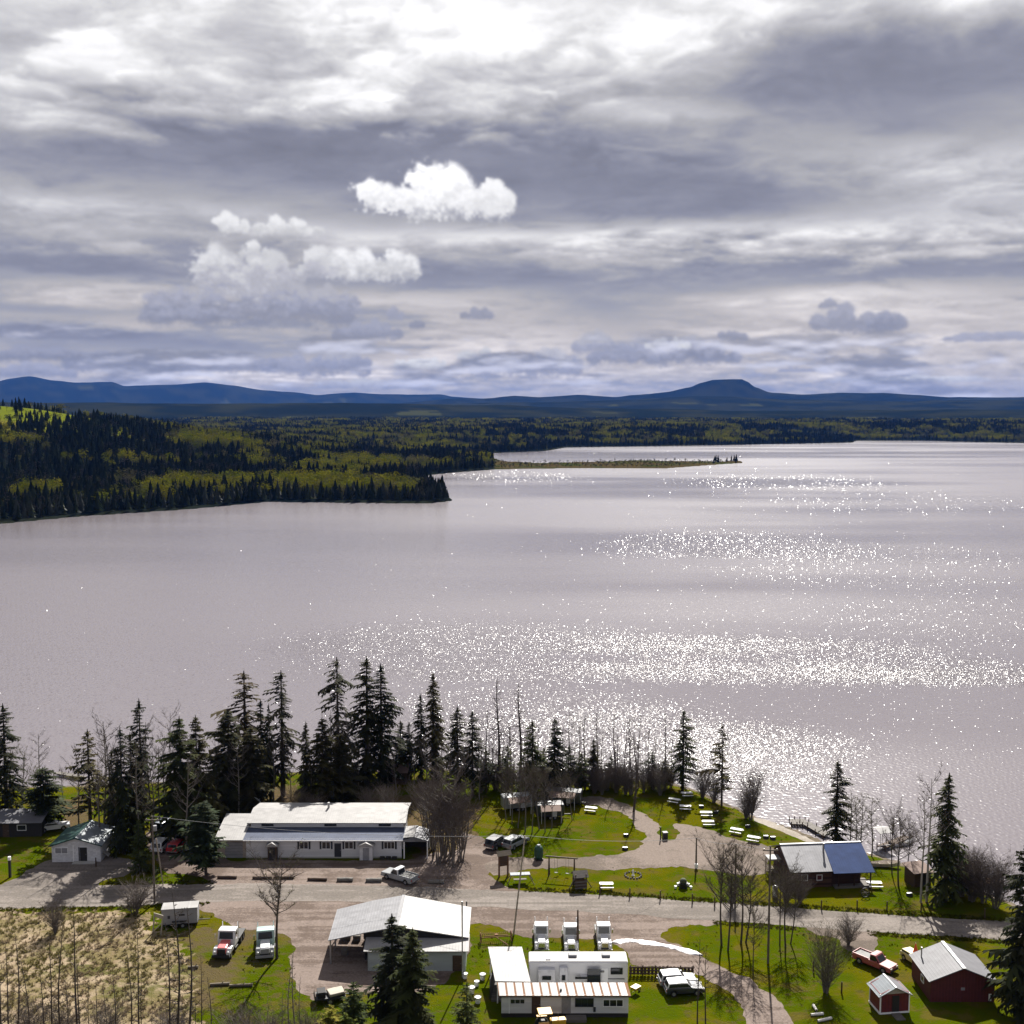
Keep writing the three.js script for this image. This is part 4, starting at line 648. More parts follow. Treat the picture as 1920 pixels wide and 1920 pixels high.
// mobile home
{
  const m = thing('mobile_home', 'white mobile home with ribbed white roof strips and two front windows', 'mobile home', W3(5.7, -115.75)), w = 13.7;
  bx('front_wall', M.white, m, w, 2.1, .16, 0, .5, 0); bx('body', M.white, m, w - .1, 2.1, 1.9, 0, .5, -1.05); bx('skirting', M.dark, m, w, .5, .1, 0, 0, -.05);
  part('roof', quadPlate([-w / 2 - .25, 2.58, .3], [w / 2 + .25, 2.58, .3], [w / 2 + .1, 2.78, -2.15], [-w / 2 - .5, 2.78, -2.15], .1), M.rust, m);
  for (let k = 0; k < 15; k++) { const u = -w / 2 - .2 + (w + .35) * k / 15, g = .72; part('roof_panel', quadPlate([u, 2.6, .3], [u + g, 2.6, .3], [u + g - .18, 2.81, -2.1], [u - .18, 2.81, -2.1], .02), M.whiteRoof, m); }
  bx('fascia', M.brown, m, w + .5, .14, .06, 0, 2.43, .3);
  win(m, -5.1, 1.55, .09, 1.6, .6, { frame: M.white, bars: 3 }); win(m, 2.1, 1.25, .09, 2.0, .95, { bars: 3, frame: M.shutter }); win(m, 5.2, 1.25, .09, 2.2, .85, { bars: 3 }); door(m, -3.1, .5, .1, .95, 2.0, M.brown); bx('entry_recess', M.grey, m, 1.0, 2.0, .05, .15, .5, .1); bx('step', M.greyDeck, m, 2.2, .35, 1.0, 1.2, 0, .6); bx('meter', M.shutter, m, .25, .5, .15, 3.2, .7, .12); bx('panel_strip', M.whiteTrim, m, .08, 2.1, .05, -6.0, .5, .1); cyl('vent_pipe', M.black, m, .12, .12, .3, -.4, 2.6, -.6);
}
// red garage and red shed
{
  const g = thing('red_garage', 'dark red gabled garage with grey metal roof', 'garage', W3(49.9, -119.0), 0);
  part('front_wall', wallWithGable(7.1, 2.5, 3.85, .18), M.redDark, g); part('rear_wall', wallWithGable(7.1, 2.5, 3.85, .18), M.redDark, g, 0, 0, -5.6); for (const s of [-1, 1]) bx('side_wall', M.redDark, g, .18, 2.5, 5.5, s * 3.46, 0, -2.8);
  for (let k = 0; k < 20; k++) { const x = -3.4 + k * .358; part('siding_board', B(.04, 2.45 + Math.max(0, 1.2 - Math.abs(x) * .38), .03), M.redWall, g, x, (2.45 + Math.max(0, 1.2 - Math.abs(x) * .38)) / 2, .1); }
  part('left_roof', quadPlate([-3.85, 2.45, .35], [0, 4.02, .35], [0, 4.02, -6], [-3.85, 2.45, -6], .1), M.greyRoof, g); part('right_roof', quadPlate([0, 4.025, .35], [3.85, 2.45, .35], [3.85, 2.45, -6], [0, 4.025, -6], .1), M.greyRoof, g); part('ridge_cap', B(.35, .06, 6.4), M.whiteTrim, g, 0, 4.03, -2.8);
  win(g, -3.58, 1.1, -2.2, .9, .8, { ry: -Math.PI / 2 }); win(g, 0, 1.3, .12, .6, .5, { pane: M.grey, frame: M.redWall }); bx('small_door', M.whiteTrim, g, .3, .8, .05, 3.05, .15, .12); cyl('stove_pipe', M.steel, g, .08, .08, 1.4, -2.9, 2.6, -4.6);
}
{
  const s = thing('red_shed', 'small red shed with white corner trim and pale metal roof', 'shed', W3(41.55, -116.5), .13);
  part('front_wall', wallWithGable(3.3, 2.1, 2.85, .12), M.redWall, s, 0, .2, 0); part('rear_wall', wallWithGable(3.3, 2.1, 2.85, .12), M.redWall, s, 0, .2, -2.5); for (const q of [-1, 1]) bx('side_wall', M.redWall, s, .12, 2.1, 2.4, q * 1.59, .2, -1.25); for (const q of [-1, 1]) bx('corner_trim', M.whiteTrim, s, .12, 2.1, .12, q * 1.64, .2, .04); bx('corner_trim', M.whiteTrim, s, .12, 2.1, .12, -1.64, .2, -2.5); bx('base_trim', M.whiteTrim, s, 3.4, .2, .14, 0, .05, .03); bx('base_trim', M.whiteTrim, s, .14, .2, 2.6, -1.68, .05, -1.25);
  part('left_roof', quadPlate([-1.95, 2.1, .3], [0, 3.08, .3], [0, 3.08, -2.8], [-1.95, 2.1, -2.8], .07), M.paleRoof, s); part('right_roof', quadPlate([0, 3.085, .3], [1.95, 2.1, .3], [1.95, 2.1, -2.8], [0, 3.085, -2.8], .07), M.greyRoof, s); part('ridge_cap', B(.16, .05, 3.1), M.whiteTrim, s, 0, 3.09, -1.25);
  part('gable_panel', extrude([[-1.3, 0], [1.3, 0], [0, .6]], .04), M.tan, s, 0, 2.3, .08); bx('door', M.dark, s, .8, 1.8, .05, .1, .25, .08); for (let k = 0; k < 9; k++) bx('siding_board', M.redDark, s, .03, 2.0, .03, -1.45 + k * .36, .25, .07);
  bx('ramp', M.greyDeck, s, 1.0, .12, 1.4, .1, 0, .75);
}
// small cabins and trailers at the shore
{
  const c = thing('lake_cabin', 'small grey roofed cabin half hidden behind the twin spruces', 'cabin', G(672, 1474), .3); bx('wall', M.dark, c, 4.4, 2.3, 4, 0, 0, -2); part('roof', quadPlate([-2.6, 2.2, .4], [2.6, 2.2, .4], [2.6, 3.4, -2], [-2.6, 3.4, -2], .1), M.greyRoof, c); part('roof', quadPlate([2.6, 2.2, -4.4], [-2.6, 2.2, -4.4], [-2.6, 3.39, -2.02], [2.6, 3.39, -2.02], .1), M.greyRoof, c); win(c, -1, 1, .03, .9, .8); door(c, .9, 0, .03, .9, 1.9, M.white);
  const b = thing('brown_cabin', 'brown roofed cabin on the shore beside the short spruces', 'cabin', G(735, 1470), -.1); bx('wall', M.brown, b, 5, 2.3, 4, 0, 0, -2); part('roof', quadPlate([-2.9, 2.2, .4], [2.9, 2.2, .4], [2.9, 3.5, -2], [-2.9, 3.5, -2], .1), M.brownRoof, b); part('roof', quadPlate([2.9, 2.2, -4.4], [-2.9, 2.2, -4.4], [-2.9, 3.49, -2.02], [2.9, 3.49, -2.02], .1), M.brownRoof, b); win(b, 1.2, 1, .03, 1, .8); door(b, -1, 0, .03, .9, 1.9, M.dark);
  const o = thing('shore_outbuilding', 'small dark brown outbuilding behind the tall shore spruce and birches', 'outbuilding', G(1730, 1662), .25); bx('wall', M.brown, o, 2.6, 2.1, 2.4, 0, 0, -1.2); part('roof', quadPlate([-1.6, 2.05, .3], [1.6, 2.05, .3], [1.6, 2.5, -2.7], [-1.6, 2.5, -2.7], .08), M.brownRoof, o); door(o, .2, 0, .03, .8, 1.8, M.dark);
}

// ---------------------------------------------------------------- vehicles
const paint = (r, g, b) => phys(r, g, b, .4, { clearcoat: .6, clearcoatRoughness: .15 });
const PW = paint(.6, .6, .61), PR = paint(.4, .02, .025), PPink = paint(.55, .12, .12), PK = paint(.02, .022, .03), PS = paint(.3, .33, .38), PG = paint(.32, .45, .43), PY = paint(.55, .3, .03), PGrey = paint(.22, .23, .24), lampRed = std(.3, .01, .01, .3), lampClear = std(.7, .7, .68, .2), chrome = std(.6, .6, .62, .2, { metalness: .9 });
function wheels(t, xs, zs, r, w, rim = M.steel) { for (const x of xs) for (const z of zs) { const q = part('wheel', B(.04, .04, .04), M.black, t, x, r, z); part('tyre', new THREE.TorusGeometry(r * .74, r * .27, 8, 18).scale(1, 1, w / (r * .54)), M.tyre, q); part('rim', new THREE.CylinderGeometry(r * .55, r * .55, w * .8, 14).rotateX(Math.PI / 2), rim, q); } }
// cars run along local +x (front); side outline extruded across z
function car(name, label, cat, p, turn, o) {
  const { kind = 'suv', body = PW, L = 4.6, W = 1.85, H = 1.7 } = o, t = thing(name, label, cat, p, turn, o.group), h = L / 2, e = .32;
  const low = kind === 'pickup' ? [[-h, e + .05], [-h, 1.0], [h * .42, 1.02], [h * .96, .94], [h, .75], [h, e + .05]] : [[-h, e + .05], [-h, .95], [-h * .9, 1.02], [h * .35, 1.0], [h * .93, .86], [h, .7], [h, e + .05]];
  const arch = (c) => { const a = []; for (let k = 0; k <= 8; k++) { const q = Math.PI * k / 8; a.push([c + .42 * Math.cos(q), e + .05 + .42 * Math.sin(q)]); } return a; };
  part('body', extrude([...low, ...arch(h * .62), ...arch(-h * .62)], W, .06), body, t);
  const cab = kind === 'pickup' ? [[-h * .12, .98], [-h * .08, H - .05], [h * .12, H], [h * .2, H - .03], [h * .44, 1.0]] : kind === 'sedan' ? [[-h * .72, 1.0], [-h * .4, H - .03], [h * .08, H], [h * .42, .98]] : [[-h * .96, 1.0], [-h * .86, H - .06], [-h * .2, H], [h * .1, H - .04], [h * .4, .98]];
  part('cabin', extrude(cab, W * .86, .07), body, t);
  const a = cab[0], b2 = cab[1], c = cab[cab.length - 2], d = cab[cab.length - 1], y0 = 1.06, y1 = H - .14, lerpX = (P, Q, y) => P[0] + (Q[0] - P[0]) * (y - P[1]) / (Q[1] - P[1]);
  for (const s of [-1, 1]) { part('side_window', extrude([[lerpX(a, b2, y0) + .12, y0], [lerpX(a, b2, y1) + .12, y1], [lerpX(d, c, y1) - .1, y1], [lerpX(d, c, y0) - .1, y0]], .03), M.glass, t, 0, 0, s * (W * .43 + .005)); }
  part('windscreen', quadPlate([lerpX(d, c, y0) + .02, y0, W * .36], [lerpX(d, c, y0) + .02, y0, -W * .36], [lerpX(d, c, y1) + .02, y1, -W * .33], [lerpX(d, c, y1) + .02, y1, W * .33], .03), M.glass, t);
  part('rear_window', quadPlate([lerpX(a, b2, y0) - .02, y0, -W * .36], [lerpX(a, b2, y0) - .02, y0, W * .36], [lerpX(a, b2, y1) - .02, y1, W * .33], [lerpX(a, b2, y1) - .02, y1, -W * .33], .03), M.glass, t);
  if (kind === 'pickup') { part('cargo_bed', B(h * .78, .05, W * .8), M.black, t, -h * .56, 1.0, 0); for (const s of [-1, 1]) part('bed_rail', B(h * .84, .14, .1), body, t, -h * .56, 1.08, s * W * .45); part('tailgate', B(.08, .16, W * .9), body, t, -h + .05, 1.08, 0); }
  for (const s of [-1, 1]) { part('headlight', B(.06, .16, .34), lampClear, t, h - .01, .76, s * W * .34); part('tail_light', B(.05, .26, .16), lampRed, t, -h, .8, s * W * .42); part('mirror', B(.14, .14, .18), body, t, h * .3, 1.12, s * (W / 2 + .06)); }
  part('front_bumper', B(.14, .2, W * .94), M.black, t, h, .48, 0); part('rear_bumper', B(.14, .18, W * .94), chrome, t, -h, .48, 0);
  wheels(t, [h * .62, -h * .62], [W / 2 - .12, -W / 2 + .12], .36, .24); return t;
}
car('pickup_truck', 'white and dark pickup truck parked on the gravel before the lodge', 'truck', G(750, 1650), 2.55, { kind: 'pickup', body: PGrey, L: 5.4, W: 1.95, H: 1.8 }).children.filter((c) => c.name === 'cabin').forEach((c) => { c.material = PW; });
car('parked_car', 'red car parked nose out among the spruces left of the lodge', 'car', G(334, 1592), 1.45, { body: PR, H: 1.6 });
car('parked_car', 'white van half hidden behind the utility pole near the red car', 'car', G(303, 1592), 1.5, { body: PW, H: 1.8 });
car('parked_car', 'pale grey camper van behind the spruces beyond the red car', 'car', G(313, 1560), 1.2, { body: PS, H: 2.3, L: 5.2, W: 2.0 });
car('parked_car', 'dark blue car on the lawn right behind the brown sign board', 'car', G(932, 1586), 1.0, { body: PK });
car('parked_car', 'dark car with grey roof on the lawn between sign board and trailers', 'car', G(967, 1586), .9, { body: PGrey, H: 1.65 });
car('parked_car', 'grey car with white roof at the back of the pair on the lawn', 'car', G(1270, 1846), .12, { body: PGrey, L: 4.3, W: 1.75, H: 1.6 }).children.filter((c) => c.name === 'cabin').forEach((c) => { c.material = PW; });
car('parked_car', 'dark car with white roof at the front of the pair on the lawn', 'car', G(1282, 1862), .1, { body: PK, H: 1.6, L: 4.3, W: 1.75 }).children.filter((c) => c.name === 'cabin').forEach((c) => { c.material = PW; });
car('pickup_truck', 'dark red pickup truck parked behind the red shed', 'truck', G(1640, 1812), -.85, { kind: 'pickup', body: paint(.3, .06, .06), L: 5.0, W: 1.8, H: 1.75 });
car('parked_car', 'yellow and white small car beside the red garage', 'car', G(1714, 1806), -1.2, { body: paint(.5, .46, .2), L: 3.3, H: 1.35, W: 1.5 });
car('parked_car', 'white sedan by the short broad spruce at the left shore', 'car', G(101, 1556), .4, { kind: 'sedan', body: PW, H: 1.45 });
// highway trucks facing the camera: long hood, upright cab
function hoodTruck(name, label, p, turn, o) {
  const { cab = PW, hood = PW, fend = PW, deck = M.black } = o, t = thing(name, label, 'truck', p, turn, o.group);
  part('chassis', B(5.6, .25, .9), M.black, t, -.6, .75, 0);
  part('cab', extrude([[-1.5, .8], [-1.5, 2.55], [-1.3, 2.72], [-.1, 2.72], [.15, 1.75], [.15, .8]], 2.1, .08), cab, t);
  part('hood', extrude([[.1, .85], [.1, 1.72], [1.9, 1.55], [2.05, 1.3], [2.05, .85]], 1.15, .12), hood, t);
  part('grille', B(.08, .75, .95), o.grille || chrome, t, 2.07, 1.1, 0);
  part('windscreen', quadPlate([.17, 1.78, .85], [.17, 1.78, -.85], [-.05, 2.55, -.8], [-.05, 2.55, .8], .03), M.glass, t);
  for (const s of [-1, 1]) { part('fender', extrude([[.5, .75], [.55, 1.2], [.9, 1.38], [1.7, 1.36], [2.05, 1.0], [2.1, .75]], .5, .08), fend, t, 0, 0, s * .82); part('headlight', new THREE.SphereGeometry(.13, 10, 8), lampClear, t, 2.1, 1.05, s * .82); part('side_window', B(.8, .6, .03), M.glass, t, -.6, 2.1, s * 1.055); part('mirror', B(.06, .5, .22), chrome, t, .1, 2.1, s * 1.3); part('step', B(.9, .1, .3), M.black, t, -.5, .6, s * 1.0); part('stack', new THREE.CylinderGeometry(.07, .07, 1.9, 8), chrome, t, -1.65, 2.2, s * .95); }
  part('bumper', B(.16, .28, 2.2), o.grille || chrome, t, 2.25, .6, 0); if (o.tank) part('tank', new THREE.CapsuleGeometry(.75, 2.0, 6, 14).rotateZ(Math.PI / 2), o.tank, t, -3.0, 1.6, 0); else part('deck', B(2.6, .14, 2.2), deck, t, -3.0, .98, 0);
  wheels(t, [1.35], [.9, -.9], .48, .3); wheels(t, [-2.6, -3.6], [.85, -.85], .48, .5); return t;
}
const toCam = -Math.PI / 2;
hoodTruck('old_truck', 'old truck with pinkish red hood and white fenders on the left lawn', G(425, 1786), toCam - .05, { hood: PPink, fend: PW, cab: PW, grille: M.black });
hoodTruck('old_truck', 'old truck with mint green cab and white hood on the left lawn', G(498, 1786), toCam + .18, { hood: PW, fend: PGrey, cab: PG, grille: M.grey });
for (const [x, y, l] of [[1015, 1776, 'white highway truck parked nearest the rusty hay rake'], [1070, 1778, 'white highway truck beside the dark brown pole'], [1132, 1776, 'white highway truck beside the white tarpaulin berm']]) hoodTruck('highway_truck', l, G(x, y), toCam, { group: 'white highway trucks behind the mobile home' }).scale.set(.92, 1, .8);
// fifth-wheel trailer
{
  const t = thing('travel_trailer', 'long white fifth wheel trailer with slide-outs behind the mobile home', 'trailer', W3(7.5, -122.6));
  part('body', new RoundedBoxGeometry(11.2, 2.75, 2.5, 3, .14), PW, t, 0, 2.0, 0); part('roof_skin', B(11, .04, 2.3), M.whiteRoof, t, 0, 3.39, 0);
  for (const [x, w, h, y] of [[-3.6, 1.9, 1.9, .8], [-1.7, .9, 2.2, .7], [1.3, 2.2, .4, 1.5]]) bx('slide_out', M.white, t, w, h, .5, x, y, 1.48, { bev: .04 });
  for (const [x, y, w, h, z] of [[-3.6, 1.55, 1.0, .45, 1.74], [-1.7, 1.5, .4, .6, 1.74], [4.3, 1.95, 1.35, .75, 1.26], [.3, 1.65, 1.4, .25, 1.74], [2.6, 2.2, .6, .2, 1.26]]) win(t, x, y, z, w, h, { frame: M.black });
  bx('screen_door', M.glass, t, 1.5, 2.0, .06, 1.7, .75, 1.72); bx('door', M.whiteTrim, t, .75, 1.9, .05, 2.95, .75, 1.28); for (const x of [-.6, 3.2]) { const a = bx('air_conditioner', M.grey, t, .95, .28, .75, x, 3.4, -.1, { bev: .08 }); } bx('vent', M.whiteTrim, t, .5, .12, .5, -3.4, 3.4, .6); bx('dark_stripe', M.shutter, t, 2.0, .1, .04, 4.2, 1.35, 1.26); bx('jack', M.steel, t, .12, .7, .12, 4.9, 0, .9); bx('jack', M.steel, t, .12, .7, .12, -4.9, 0, .9); wheels(t, [-2.2, -1.3], [1.15, -1.15], .38, .22);
}
// camp trailers among the bare trees
for (const [x, y, turn, w, l] of [[972, 1522, .25, 5, 'grey camp trailer behind the bare trees at the campground'], [1055, 1512, -.2, 6.2, 'long dark camp trailer under the bare trees beside the campground drive'], [1032, 1538, .1, 4.6, 'small dark camp trailer in the shade of the campground trees']]) {
  const t = thing('camp_trailer', l, 'trailer', G(x, y), turn, 'camp trailers'); part('body', new RoundedBoxGeometry(w, 2.0, 2.3, 3, .25), x === 972 ? PGrey : PK, t, 0, 1.55, -1.1); part('awning', quadPlate([-w * .35, 2.0, 1.5], [w * .35, 2.0, 1.5], [w * .35, 2.5, .05], [-w * .35, 2.5, .05], .04), M.brownRoof, t); win(t, -w * .25, 1.4, .06, .9, .6); door(t, w * .15, .6, .07, .7, 1.7, M.white); bx('roof_vent', M.whiteTrim, t, .6, .2, .5, 0, 2.54, -1.1); bx('drawbar', M.black, t, 1.2, .1, .15, w / 2 + .5, .5, -1.1); wheels(t, [0, .8], [-.1, -2.1], .34, .2); for (const s of [-.35, .35]) part('awning_post', bar([w * s, 0, 1.5], [w * s, 2.0, 1.5], .03), M.whiteTrim, t);
}
// enclosed cargo trailer and the pale trailer frame behind it
{
  const t = thing('cargo_trailer', 'grey white enclosed cargo trailer on the lawn below the road', 'trailer', G(337, 1740), .16); part('body', new RoundedBoxGeometry(4.4, 1.95, 2.0, 2, .08), M.grey, t, 0, 1.5, -1); part('roof', new RoundedBoxGeometry(4.5, .1, 2.1, 2, .04), M.whiteRoof, t, 0, 2.52, -1); bx('emblem', M.shutter, t, .7, .22, .03, .3, 1.6, .02); bx('emblem', M.shutter, t, .3, .4, .03, -1.3, 1.3, .02); bx('drawbar', M.black, t, 1.5, .1, .12, 2.9, .45, -1); bx('frame', M.black, t, 4.4, .18, 1.9, 0, .4, -1); for (const x of [-.5, .4]) bx('mudguard', M.black, t, .8, .12, .3, x, .85, .1); wheels(t, [-.5, .4], [.1, -2], .34, .2);
  const f = thing('signboard_frame', 'pale yellow timber frame leaning at the left end of the cargo trailer', 'frame', G(294, 1752), -.5); for (const x of [-.7, .7]) part('post', bar([x, 0, 0], [x + .1, 2.5, -.3], .09), M.cream, f); part('board', B(1.6, .5, .08), M.cream, f, .1, 2.3, -.28); part('brace', bar([-.7, .1, 0], [.75, 1.6, -.2], .06), M.cream, f);
}
// yellow tractor in front of the mobile home
function tractor(name, label, p, turn, m) {
  const t = thing(name, label, 'tractor', p, turn); part('hood', new RoundedBoxGeometry(1.7, .7, .8, 2, .12), m, t, .9, 1.25, 0); part('cab_roof', new RoundedBoxGeometry(1.5, .14, 1.4, 2, .06), m, t, -.5, 2.5, 0); for (const [x, z] of [[.1, .6], [.1, -.6], [-1.1, .6], [-1.1, -.6]]) part('cab_post', bar([x, 1.2, z], [x, 2.45, z], .04), M.black, t); part('seat', new RoundedBoxGeometry(.5, .5, .5, 2, .1), M.black, t, -.7, 1.35, 0); part('axle_housing', B(2.6, .4, .5), M.black, t, 0, .8, 0); part('exhaust', bar([.9, 1.6, .2], [.9, 2.3, .2], .05), M.black, t); part('grille', B(.06, .5, .6), M.black, t, 1.77, 1.25, 0); for (const s of [-1, 1]) part('fender', new RoundedBoxGeometry(1.1, .1, .4, 2, .04), m, t, -.7, 1.6, s * .75); wheels(t, [-.7], [.8, -.8], .75, .4); wheels(t, [1.3], [.7, -.7], .45, .25); return t;
}
tractor('tractor', 'yellow tractor in front of the mobile home', G(1030, 1938), .15, PY);

// ---------------------------------------------------------------- yard, playground and shore things
{
  const g = [1, 2].map((s) => { const r = rng(s), c = new THREE.CylinderGeometry(.2, .22, 1, 9, 6).rotateZ(Math.PI / 2), p = c.attributes.position; for (let i = 0; i < p.count; i++) { p.setY(i, p.getY(i) * (.9 + .2 * r())); p.setZ(i, p.getZ(i) * (.9 + .2 * r())); } c.computeVertexNormals(); return c; });
  const near = ['below the round crowned spruce', 'second along from the round crowned spruce', 'behind the leaning bare tree', 'before the brown lodge porch', 'before the shuttered lodge windows', 'before the white lodge porch', 'in the shade of the willow thicket'];
  [[426, 1647, 2.7], [492, 1648, 2.7], [532, 1648, 2.8], [595, 1651, 2.7], [647, 1652, 2.2], [701, 1653, 2.2], [818, 1656, 2.2]].forEach(([x, y, l], i) => { const t = thing('parking_log', 'dark parking log lying ' + near[i], 'log', G(x, y), (i % 3 - 1) * .03, 'parking logs before the lodge'); const o = part('log', g[i % 2], i > 3 ? M.greyDeck : M.brown, t, 0, .2, 0); o.scale.set(l, i > 3 ? 1.5 : 1, i > 3 ? 1.7 : 1); for (const s of [-1, 1]) part('cut_end', new THREE.CylinderGeometry(.17, .17, .02, 9).rotateZ(Math.PI / 2), M.plank, t, s * (l / 2 + .006), .2, 0); });
}
{
  const k = thing('notice_board', 'brown notice board with small roof on two posts beside the drive', 'sign', G(944, 1643), .35); for (const s of [-1, 1]) bx('post', M.sign, k, .2, 3.4, .2, s * .65, 0, 0); bx('board', M.sign, k, 1.35, 1.5, .1, 0, 1.5, 0); for (let j = 0; j < 5; j++) bx('plank', M.brown, k, 1.3, .26, .03, 0, 1.55 + j * .29, .06); part('roof', quadPlate([-1.05, 3.2, .6], [1.05, 3.2, .6], [1.05, 3.75, 0], [-1.05, 3.75, 0], .07), M.plank, k); part('roof', quadPlate([1.05, 3.2, -.6], [-1.05, 3.2, -.6], [-1.05, 3.74, -.01], [1.05, 3.74, -.01], .07), M.plank, k);
  const s = thing('swing_frame', 'swing set with pale beam on dark posts beside the log playhouse', 'swing', G(1053, 1643), -.2); for (const x of [-1.8, 1.8]) for (const z of [-.5, .5]) part('leg', bar([x, 0, z], [x, 2.7, 0], .09), M.brown, s); part('beam', bar([-2.3, 2.75, 0], [2.3, 2.75, 0], .11), M.plank, s); for (const x of [-.8, .8]) { for (const d of [-.2, .2]) part('chain', bar([x + d, .5, 0], [x + d, 2.7, 0], .02, 4), M.steel, s); bx('swing_seat', M.black, s, .5, .05, .22, x, .45, 0); }
  const h = thing('playhouse', 'small weathered log playhouse with ladder sides on the roadside lawn', 'playhouse', G(1087, 1664), .2); for (let j = 0; j < 6; j++) { bx('log', j % 2 ? M.brown : M.greyDeck, h, 1.7, .2, .14, 0, .1 + j * .22, .65); bx('log', j % 2 ? M.greyDeck : M.brown, h, 1.7, .2, .14, 0, .1 + j * .22, -.65); } for (const x of [-.75, .75]) for (const z of [-.6, .6]) bx('post', M.brown, h, .16, 2.1, .16, x, 0, z); part('roof', quadPlate([-1.05, 1.75, .9], [1.05, 1.75, .9], [1.05, 2.45, 0], [-1.05, 2.45, 0], .08), M.greyDeck, h); part('roof', quadPlate([1.05, 1.75, -.9], [-1.05, 1.75, -.9], [-1.05, 2.44, -.01], [1.05, 2.44, -.01], .08), M.brownRoof, h); part('ladder', bar([-1.6, 0, .3], [-.8, 1.5, .3], .07), M.greyDeck, h); part('ladder', bar([1.6, 0, .3], [.8, 1.3, .3], .07), M.greyDeck, h);
  const c = thing('covered_bench', 'blue grey topped bench swing with splayed legs beside the drive', 'bench', G(975, 1655), .1); part('top', new RoundedBoxGeometry(2.8, .14, 1.0, 2, .05), M.paleRoof, c, 0, 1.25, 0); for (const s2 of [-1, 1]) for (const z of [-1, 1]) part('leg', bar([s2 * 1.2, 1.2, z * .2], [s2 * 1.9, 0, z * .9], .06), M.plank, c); bx('seat', M.greyDeck, c, 1.8, .08, .5, 0, .45, 0);
  const b = thing('green_tank', 'dark green rounded tank on the lawn behind the swing set', 'tank', G(1010, 1612), .3); part('tank', new THREE.CapsuleGeometry(.65, .9, 6, 14), std(.01, .05, .03, .5), b, 0, 1.1, 0); bx('stand', M.black, b, 1.1, .25, 1.1, 0, 0, 0); part('lid', new THREE.CylinderGeometry(.25, .3, .15, 12), M.paleRoof, b, 0, 2.2, 0);
}
function picnic(label, x, y, turn, group = 'picnic tables on the lawn') {
  const t = thing('picnic_table', label, 'table', G(x, y), turn, group); for (let k = 0; k < 5; k++) bx('top_plank', M.whiteTrim, t, 1.85, .05, .145, 0, .72, -.31 + k * .155); for (const s of [-1, 1]) bx('bench', M.whiteTrim, t, 1.85, .05, .28, 0, .43, s * .72); for (const x2 of [-.65, .65]) { for (const s of [-1, 1]) part('leg', bar([x2, 0, s * .7], [x2, .72, s * .15], .045), M.greyDeck, t); bx('cross_brace', M.greyDeck, t, .06, .08, 1.5, x2, .36, 0); } return t;
}
picnic('white picnic table beneath the lone full spruce', 1264, 1506, -.5); picnic('white picnic table just below the one under the lone spruce', 1285, 1519, -.15); picnic('upper white picnic table of the pair in the middle of the lawn', 1324, 1531, -.05); picnic('lower white picnic table of the pair in the middle of the lawn', 1328, 1548, -.02); picnic('white picnic table at the edge of the gravel pad', 1381, 1563, -.5); picnic('white picnic table next to the log house shelter', 1413, 1578, -.45); picnic('white table on the roadside lawn right of the playhouse', 1137, 1666, 0); picnic('white table on the grass right of the log house porch', 1640, 1664, -.05); picnic('pale picnic table beside the campground drive loop', 1108, 1522, -.3); picnic('pale picnic table at the shore end of the campground drive', 1114, 1474, .1); picnic('grey picnic table in shade below the lone full spruce', 1288, 1494, .05);
[[1315, 1514, 'above the middle picnic tables'], [1342, 1525, 'right of the middle picnic tables'], [1402, 1551, 'by the launch end of the lawn'], [1436, 1571, 'left one of the two above the log house'], [1449, 1573, 'right one of the two above the log house'], [1705, 1679, 'on the grass left of the birches'], [1172, 1593, 'at the grassy loop of the drive'], [1174, 1568, 'beside the drive loop']].forEach(([x, y, w]) => { const t = thing('fire_ring', 'small dark fire ring ' + w, 'fire ring', G(x, y), 0, 'fire rings'); part('ring', new THREE.CylinderGeometry(.42, .45, .35, 14, 1, true), std(.02, .02, .02, .8, { side: THREE.DoubleSide }), t, 0, .175, 0); part('ash_bed', new THREE.CylinderGeometry(.4, .4, .08, 12), M.black, t, 0, .05, 0); part('grate', B(.7, .03, .3), M.steel, t, 0, .36, 0); });
